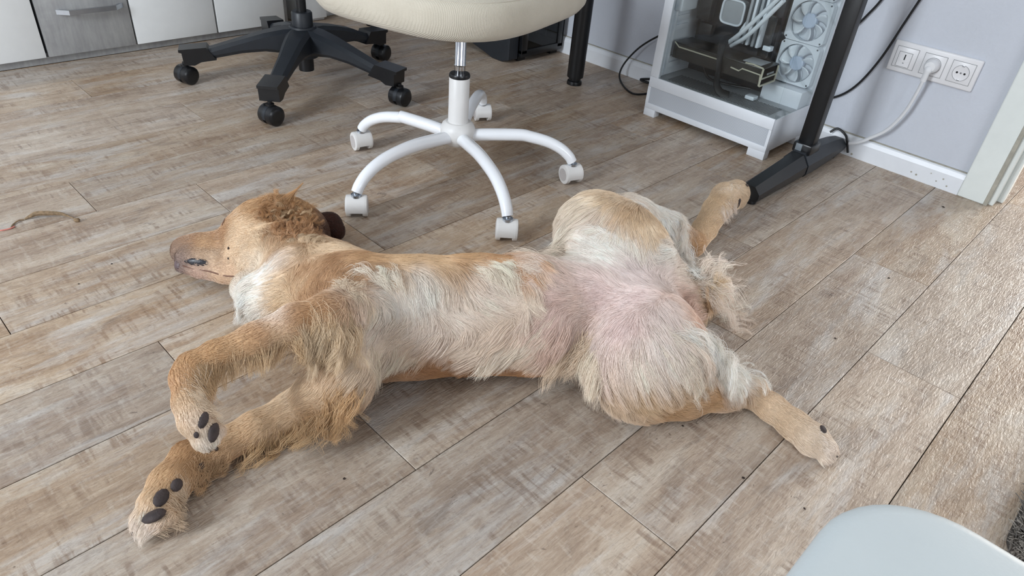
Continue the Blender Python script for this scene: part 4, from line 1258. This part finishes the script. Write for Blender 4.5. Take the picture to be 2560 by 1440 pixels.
# ---- skin mesh
dog = empty('dog', (1.0, 0.8, 0), 'golden retriever lying on its back on the floor with legs spread', 'dog')
me = bpy.data.meshes.new('body')
me.from_pydata(V.tolist(), [], F.tolist())
me.polygons.foreach_set('use_smooth', [True] * len(me.polygons))
vc = coat(V)
at = me.color_attributes.new('coat', 'FLOAT_COLOR', 'POINT')
at.data.foreach_set('color', np.concatenate([vc, np.ones((len(V), 1))], 1).astype(np.float32).ravel())
def skin_mat():
    k = NT('dog_skin_and_undercoat')
    a = k.n('ShaderNodeAttribute'); a.attribute_name = 'coat'
    tc = k.n('ShaderNodeTexCoord').outputs['Object']
    f = k.noise(tc, 260, 4)
    k.l(k.mix(1.0, a.outputs['Color'], k.ramp(f, [(0.3, (0.80, 0.78, 0.76)), (0.7, (1.0, 1.0, 1.0))]), 'MULTIPLY'), k.b.inputs['Base Color'])
    k.b.inputs['Roughness'].default_value = 0.8
    k.b.inputs['Specular IOR Level'].default_value = 0.2
    k.bump(f, 0.5, 0.002)
    return k.m
me.materials.append(skin_mat())
body = link('body', me, dog)

# ---- roots of the coat
A, B, C_ = V[F[:, 0]], V[F[:, 1]], V[F[:, 2]]; Dq = V[F[:, 3]]
areaf = 0.5 * np.linalg.norm(np.cross(A - C_, B - Dq), axis=1)
cen = (A + B + C_ + Dq) / 4
okf = cen[:, 2] > 0.006
camv = np.array([0, 0, CAM_H]) - cen
pr = areaf * okf
def roots(n):
    f = rng.choice(len(F), n, p=pr / pr.sum())
    u, v = rng.random((2, n, 1))
    P = A[f] * (1 - u) * (1 - v) + B[f] * u * (1 - v) + C_[f] * u * v + Dq[f] * (1 - u) * v
    d, nn = sample(P)
    return P - nn * d[:, None], nn
def wavefield(P, f, ph):
    return np.stack([np.sin(f * (P[:, 0] * 1.3 + P[:, 1] * 0.7) + ph), np.sin(f * (P[:, 1] * 1.1 - P[:, 0] * 0.9 + P[:, 2]) + 1.7 + ph), np.sin(f * (P[:, 2] * 1.2 + P[:, 0] * 0.8) + 3.1 + ph)], 1)

def grow(P0, N0, T, L, wav, S=7, lift=0.35, grav=0.0, off=0.0012, jit=0.25, curl=None, push=True):
    """strands as (n, S, 3): follow the lie of the coat over the skin"""
    n = len(P0)
    T = nrm(T - N0 * (T * N0).sum(1, keepdims=True)) if push else nrm(T)
    T = nrm(T + rng.normal(0, jit * 0.35, (n, 3)) + 0.26 * wavefield(P0, 50, 0.0) * (0.25 + wav[:, None]) + 0.10 * wavefield(P0, 140, 1.0))
    dirv = nrm(T + N0 * lift)
    side = nrm(np.cross(N0, T))
    out = np.zeros((n, S, 3)); out[:, 0] = P0
    p = P0.copy()
    phase = 6.28 * np.sin(P0[:, 0] * 61 + P0[:, 1] * 47)
    for s in range(1, S):
        t = s / (S - 1)
        w = np.sin(phase + t * (5.0 + 3.0 * wav)) * wav * 0.55
        step = nrm(dirv + side * w[:, None] + np.array([0, 0, -grav]) * t)
        p = p + step * (L / (S - 1))[:, None]
        d, nn = sample(p)
        o_ = off + 0.03 * L * t
        m = d < o_
        p = p + nn * np.where(m, o_ - d, 0)[:, None]
        p[:, 2] = np.maximum(p[:, 2], 0.0015 + 0.003 * rng.random(n))
        out[:, s] = p
        dirv = nrm(0.72 * dirv + 0.40 * (T - nn * (T * nn).sum(1, keepdims=True) * (1 if push else 0.3)) + np.array([0, 0, -grav * 0.3]))
    return out
def clump(st, P0, ncl, strength, Lg=None):
    n, S, _ = st.shape
    ci = rng.choice(n, min(ncl, n), replace=False)
    kd = KDTree(len(ci))
    for k, i in enumerate(ci):
        kd.insert(P0[i], k)
    kd.balance()
    own = np.array([kd.find(p)[1] for p in P0])
    c = st[ci[own]]
    t = np.linspace(0, 1, S)[None, :, None] ** 1.3
    s_ = strength[:, None, None] if hasattr(strength, 'shape') else strength
    return st + (c - st) * t * s_ , own

STR, COLR, RAD = [], [], []
def add(st, col, r0, r1):
    STR.append(st); COLR.append(col)
    S = st.shape[1]
    t = np.linspace(0, 1, S)
    RAD.append(np.broadcast_to((r0 + (r1 - r0) * t ** 1.5)[None], st.shape[:2]))

NFUR = 330000
P0, N0 = roots(NFUR)
T, LW = comb(P0)
L = LW[:, 0] * rng.uniform(0.55, 1.0, NFUR)
wav = LW[:, 1]
st = grow(P0, N0, T, L, wav, lift=0.10, grav=0.05, jit=0.22)
st, own = clump(st, P0, 12000, np.clip((LW[:, 0] - 0.012) / 0.03, 0, 1) * 0.5)
clt = rng.normal(0, 1, 12000)[own]
col = coat(P0) * (1 + 0.06 * rng.normal(0, 1, NFUR) + 0.05 * clt)[:, None]
add(st, np.clip(col, 0.005, 0.95), 0.00021, 0.00007)

# ---- feathering: bunches rooted along a line, combed to a target line
def feather(r0, r1, t0, t1, n, L, wav, c, lift=0.25, grav=0.5, ncl=None, jit=0.4, spread=0.010, cl=0.62, S=11, amp=0.0, turns=2.0):
    n = int(n * 1.9)
    k = rng.random(n)
    rp = []
    m = 14
    base = [near(r0[0] + (r1[0] - r0[0]) * i / m, r0[1] + (r1[1] - r0[1]) * i / m) for i in range(m + 1)]
    targ = [toward(t0[0] + (t1[0] - t0[0]) * i / m, t0[1] + (t1[1] - t0[1]) * i / m, base[i]) for i in range(m + 1)]
    base = np.array(base); targ = np.array(targ)
    f = k * m; i = np.minimum(f.astype(int), m - 1); fr = (f - i)[:, None]
    R_ = base[i] * (1 - fr) + base[i + 1] * fr + rng.normal(0, spread, (n, 3))
    Tg = targ[i] * (1 - fr) + targ[i + 1] * fr
    d, nn = sample(R_)
    R_ = R_ - nn * d[:, None]
    R_[:, 2] = np.maximum(R_[:, 2], 0.003)
    d, nn = sample(R_)
    st_ = grow(R_, nn, Tg - R_, L * rng.uniform(0.55, 1.12, n), np.full(n, float(wav)), S=S, lift=lift, grav=grav, jit=jit, push=False)
    st_, ow = clump(st_, R_, ncl or max(8, n // 26), cl)
    if amp:
        ph = 6.283 * rng.random(n + 1)[ow]; tn = turns * (0.8 + 0.4 * rng.random(n + 1)[ow])
        ax = nrm(st_[:, -1] - st_[:, 0]); s1 = nrm(np.cross(ax, np.array([[0.2, 0.1, 1.0]]))); s2 = np.cross(ax, s1)
        t_ = np.linspace(0, 1, S)
        for q_ in range(1, S):
            a_ = ph + 6.283 * tn * t_[q_]
            st_[:, q_] += amp * t_[q_] * (s1 * (np.cos(a_) - np.cos(ph))[:, None] + s2 * (np.sin(a_) - np.sin(ph))[:, None])
        st_[:, :, 2] = np.maximum(st_[:, :, 2], 0.0015)
    base_c = coat(R_) if c is None else np.tile(lin(c), (n, 1))
    tone = rng.normal(0, 1, n + 1)[ow]
    add(st_, np.clip(base_c * (1 + 0.05 * rng.normal(0, 1, n) + 0.07 * tone)[:, None], 0.005, 0.95), 0.00021, 0.00006)
FE = [
    # raised foreleg: curtain hanging from the elbow, fringe along the forearm, wrist tuft
    ((870, 790), (760, 840), (880, 940), (800, 930), 900, .080, .6, (230, 202, 164), dict(amp=.007, turns=1.2, ncl=60, cl=.80)),
    ((840, 800), (740, 850), (870, 890), (760, 900), 700, .055, .6, (224, 190, 146), dict(amp=.004, turns=1.3)),
    ((720, 870), (560, 920), (690, 925), (560, 975), 420, .036, .4, (218, 184, 140), {}),
    ((540, 920), (490, 938), (575, 990), (530, 1000), 300, .040, .4, (206, 168, 122), {}),
    ((480, 950), (520, 1060), (550, 1010), (570, 1070), 260, .022, .3, (224, 200, 170), {}),
    # low foreleg: loose curls on the floor
    ((870, 960), (810, 1030), (920, 1060), (810, 1120), 330, .062, .8, (212, 168, 116), dict(amp=.010, turns=1.1, ncl=36, cl=.75)),
    ((810, 1040), (640, 1110), (800, 1120), (590, 1175), 300, .058, .7, (214, 174, 124), dict(amp=.009, turns=1.0, ncl=36, cl=.75)),
    ((560, 1145), (480, 1180), (560, 1200), (490, 1220), 200, .034, .5, (206, 164, 118), dict(amp=.004)),
    ((455, 1205), (410, 1320), (480, 1225), (435, 1335), 260, .024, .3, (216, 188, 156), {}),
    ((345, 1290), (380, 1335), (330, 1330), (350, 1365), 140, .018, .2, CR, {}),
    # chest and belly fringe
    ((930, 880), (870, 940), (950, 960), (880, 990), 600, .048, .5, (242, 222, 196), {}),
    ((1060, 870), (980, 890), (1000, 915), (930, 945), 420, .045, .3, (242, 222, 198), {}),
    ((1380, 810), (1260, 860), (1250, 930), (1120, 920), 900, .085, .4, (245, 226, 204), dict(amp=.003, turns=1)),
    ((1480, 850), (1400, 880), (1420, 960), (1330, 950), 700, .070, .6, (231, 204, 174), dict(amp=.004, turns=1.2)),
    ((1500, 930), (1470, 880), (1490, 1010), (1420, 970), 500, .060, .4, (242, 222, 198), {}),
    ((1570, 1000), (1490, 960), (1640, 1040), (1540, 1030), 450, .050, .3, (228, 200, 168), {}),
    # flank swirl and groin locks
    ((1300, 640), (1180, 680), (1420, 760), (1300, 780), 700, .075, .5, (246, 230, 208), dict(amp=.004, turns=.8)),
    ((1420, 640), (1340, 640), (1310, 590), (1290, 620), 350, .050, .4, (234, 214, 192), {}),
    ((1420, 550), (1400, 640), (1375, 590), (1355, 650), 420, .042, .3, (246, 230, 210), {}),
    ((880, 690), (960, 670), (960, 720), (1060, 740), 420, .055, .8, (248, 234, 214), dict(amp=.006, turns=.8, cl=.5)),
    ((840, 700), (900, 740), (900, 790), (930, 840), 420, .055, .8, (232, 210, 182), dict(amp=.006, turns=.8)),
    # hind legs: white locks
    ((1575, 500), (1690, 560), (1680, 570), (1730, 670), 900, .065, .6, WH, dict(amp=.006, turns=1.4, ncl=60, cl=.70)),
    ((1690, 580), (1720, 680), (1750, 650), (1780, 690), 420, .048, .8, WH, dict(amp=.005, turns=1.5)),
    ((1690, 830), (1780, 890), (1820, 930), (1880, 990), 800, .090, .6, WH, dict(amp=.008, turns=1.7, ncl=70, cl=.86, S=16)),
    ((1760, 840), (1830, 920), (1860, 880), (1900, 985), 420, .078, .6, WH, dict(amp=.010, turns=1.5, ncl=44, cl=.88, S=16)),
    ((1650, 840), (1740, 930), (1740, 930), (1830, 1010), 600, .072, .5, (238, 224, 206), dict(amp=.004, turns=1.4)),
    # tail plume in curls on the floor
    ((1745, 700), (1800, 735), (1800, 630), (1830, 700), 130, .075, .5, CR, dict(amp=.010, turns=1.6, ncl=24, cl=.95, spread=.006)),
    ((1750, 735), (1815, 738), (1840, 760), (1890, 820), 130, .125, .5, CR, dict(amp=.011, turns=2.2, ncl=20, cl=.95, spread=.006, S=20)),
    ((1740, 690), (1770, 700), (1770, 620), (1800, 660), 100, .060, .5, CR, dict(amp=.009, turns=1.5, ncl=20, cl=.95, spread=.006)),
    ((1735, 690), (1770, 745), (1830, 680), (1850, 780), 130, .095, .5, CR, dict(amp=.010, turns=2.0, ncl=22, cl=.95, spread=.006, S=18)),
    # head: ear curls, crown fluff, throat ruff
    ((660, 525), (770, 545), (690, 570), (790, 590), 700, .036, .8, (178, 128, 80), dict(amp=.010, turns=1.4, ncl=60, cl=.88, lift=.7, grav=.2)),
    ((680, 560), (770, 580), (700, 600), (800, 610), 500, .040, .8, (186, 136, 90), dict(amp=.009, turns=1.5, ncl=46, cl=.88, lift=.6, grav=.2)),
    ((690, 530), (760, 540), (710, 560), (780, 570), 220, .034, .8, (228, 192, 146), dict(amp=.010, turns=1.4, ncl=24, cl=.92, lift=.7, grav=.2)),
    ((660, 500), (760, 520), (680, 480), (790, 515), 520, .026, .6, (194, 146, 96), dict(lift=.8, grav=0.0, amp=.003)),
    ((706, 505), (720, 508), (744, 462), (746, 464), 120, .046, .0, (196, 144, 90), dict(lift=.2, grav=0.0, spread=.005, cl=.9, ncl=2, jit=.05)),
    ((750, 590), (800, 600), (800, 615), (860, 635), 420, .032, .7, (222, 192, 154), dict(amp=.005)),
    ((620, 690), (600, 790), (570, 730), (580, 810), 600, .032, .4, WH, {}),
    ((690, 640), (640, 740), (640, 680), (600, 760), 700, .036, .4, WH, {}),
    # feet
    ((2040, 1085), (2075, 1120), (2065, 1080), (2100, 1125), 160, .014, .3, CR, {}),
    ((1800, 530), (1840, 515), (1820, 560), (1850, 530), 160, .022, .4, CR, {}),
    ((1800, 480), (1850, 470), (1810, 460), (1862, 462), 160, .014, .3, CR, {}),
]
for fe in FE:
    feather(*fe[:-1], **fe[-1])
# different strand point counts are kept apart
PTS, SIZ, RR, CC = [], [], [], []
for s_, r_, c_ in zip(STR, RAD, COLR):
    PTS.append(s_.reshape(-1, 3)); RR.append(np.ascontiguousarray(r_).ravel()); SIZ += [s_.shape[1]] * s_.shape[0]; CC.append(c_)
PTS = np.concatenate(PTS).astype(np.float32); RR = np.concatenate(RR).astype(np.float32); CC = np.concatenate(CC).astype(np.float32)
hc = bpy.data.hair_curves.new('fur')
hc.add_curves(SIZ)
hc.attributes['position'].data.foreach_set('vector', PTS.ravel()) if 'position' in hc.attributes else None
ra = hc.attributes.get('radius') or hc.attributes.new('radius', 'FLOAT', 'POINT')
ra.data.foreach_set('value', RR)
ca = hc.attributes.new('coat', 'FLOAT_COLOR', 'CURVE')
ca.data.foreach_set('color', np.concatenate([CC, np.ones((len(CC), 1), np.float32)], 1).ravel())
def fur_mat():
    k = NT('dog_fur')
    a = k.n('ShaderNodeAttribute'); a.attribute_name = 'coat'
    hi_ = k.n('ShaderNodeHairInfo')
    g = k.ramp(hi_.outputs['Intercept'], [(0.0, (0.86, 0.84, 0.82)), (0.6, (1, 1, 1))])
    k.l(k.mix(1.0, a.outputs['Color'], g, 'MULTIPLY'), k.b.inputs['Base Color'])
    k.b.inputs['Roughness'].default_value = 0.36
    k.b.inputs['Specular IOR Level'].default_value = 0.55
    return k.m
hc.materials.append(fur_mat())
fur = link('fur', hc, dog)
tag(fur, kind='stuff', label='wavy golden and cream fur with long feathering')

# ---- pads, claws, lip and nose: set on the skin, facing out of it
def blob(name, px, py, w, h, ang, m, depth=0.45, lift=0.0, sub=2):
    p = near(px, py)
    _, n_ = sample(p[None]); n_ = Vector(n_[0])
    dist = (Vector(p) - Vector((0, 0, CAM_H))).length
    sw, sh = w * dist / FPX, h * dist / FPX
    right = CAMR @ Vector((math.cos(ang), -math.sin(ang), 0))
    u = (right - n_ * right.dot(n_)).normalized(); v = n_.cross(u)
    b_ = bmesh.new()
    bmesh.ops.create_icosphere(b_, subdivisions=sub, radius=1.0)
    Mx = Matrix((u * sw, v * sh, n_ * (min(sw, sh) * depth))).transposed().to_4x4()
    Mx.translation = Vector(p) + n_ * lift
    bmesh.ops.transform(b_, matrix=Mx, verts=b_.verts)
    q = MB(); q.bm.free(); q.bm = b_
    return q.build(name, m, dog, angle=80)
for a in ((387, 1294, 27, 21, -0.35), (402, 1246, 15, 22, 0.25), (440, 1213, 13, 15, 0.3), (500, 1166, 9, 12, 0.2),
          (507, 1051, 11, 20, 0.2), (531, 1082, 14, 24, 0.05), (492, 1086, 6, 8, 0)):
    blob('paw_pad', *a, M['pad'], 0.5, 0.0025)
blob('paw_pad', 2057, 1074, 9, 11, 0.3, M['pad'], 0.5, 0.001)
blob('paw_pad', 1846, 508, 6, 12, 0.2, M['pad'], 0.5, 0.001)
for a in ((337, 1331, 8, 6, 0.6), (402, 1346, 8, 5, -0.2), (524, 1124, 5, 8, 0), (541, 1122, 5, 6, 0), (1866, 464, 5, 4, 0.3), (2090, 1140, 6, 3, 0.4)):
    blob('claw', *a, M['claw'], 0.8, 0.002, 1)
blob('lip', 496, 656, 27, 10, 0.12, M['lip'], 0.42, 0.0)
blob('lip', 468, 655, 12, 5, 0.3, M['lip'], 0.5, 0.0)
blob('nose', 444, 660, 10, 12, 0.2, mat('nose_leather', (96, 80, 84), 0.4, var=0.25, scale=300, bump=0.4, bscale=500), 0.30, 0.0)
mp = [near(x_, y_) for x_, y_ in ((458, 664), (470, 668), (482, 672), (500, 675), (520, 678), (540, 683), (562, 689), (585, 692))]
MB().tube(smooth_path([Vector(q) + Vector(sample(q[None])[1][0]) * 0.0012 for q in mp], 4), 0.0012, 6).build('mouth_line', mat('mouth_crease', (112, 78, 64), 0.6), dog)
blob('mole', 573, 621, 3, 4, 0, M['crumb'], 0.5, 0.002, 1)
blob('mole', 573, 646, 3.2, 3, 0, M['crumb'], 0.5, 0.002, 1)
blob('eyelid', 560, 555, 15, 2.6, 0.9, mat('eyelid_rim', (110, 78, 62), 0.5), 0.6, 0.001)

# ---- rug pile
NR = 26000
rx = rng.uniform(RX0 + 0.004, RX0 + 0.42, NR); ry = rng.uniform(RY1 - 0.42, RY1 - 0.004, NR)
S_ = 5
pile = np.zeros((NR, S_, 3)); lean = rng.normal(0, 1, (NR, 2)) * 0.45 + np.stack([np.sin(rx * 40 + ry * 23), np.cos(ry * 37 - rx * 19)], 1) * 0.4
for s in range(S_):
    t = s / (S_ - 1)
    pile[:, s, 0] = rx + lean[:, 0] * 0.016 * t * t; pile[:, s, 1] = ry + lean[:, 1] * 0.016 * t * t; pile[:, s, 2] = 0.011 + 0.020 * t * (1 - 0.25 * t)
hr = bpy.data.hair_curves.new('pile'); hr.add_curves([S_] * NR)
hr.attributes['position'].data.foreach_set('vector', pile.astype(np.float32).ravel())
(hr.attributes.get('radius') or hr.attributes.new('radius', 'FLOAT', 'POINT')).data.foreach_set('value', np.tile(np.linspace(0.0010, 0.0006, S_), NR).astype(np.float32))
def pile_mat():
    k = NT('rug_pile')
    hi_ = k.n('ShaderNodeHairInfo')
    k.l(k.ramp(hi_.outputs['Random'], [(0.0, srgb(78, 74, 70)), (0.6, srgb(118, 112, 106)), (1.0, srgb(150, 143, 134))]), k.b.inputs['Base Color'])
    k.b.inputs['Roughness'].default_value = 0.7
    return k.m
hr.materials.append(pile_mat())
tag(link('pile', hr, rg), kind='stuff')
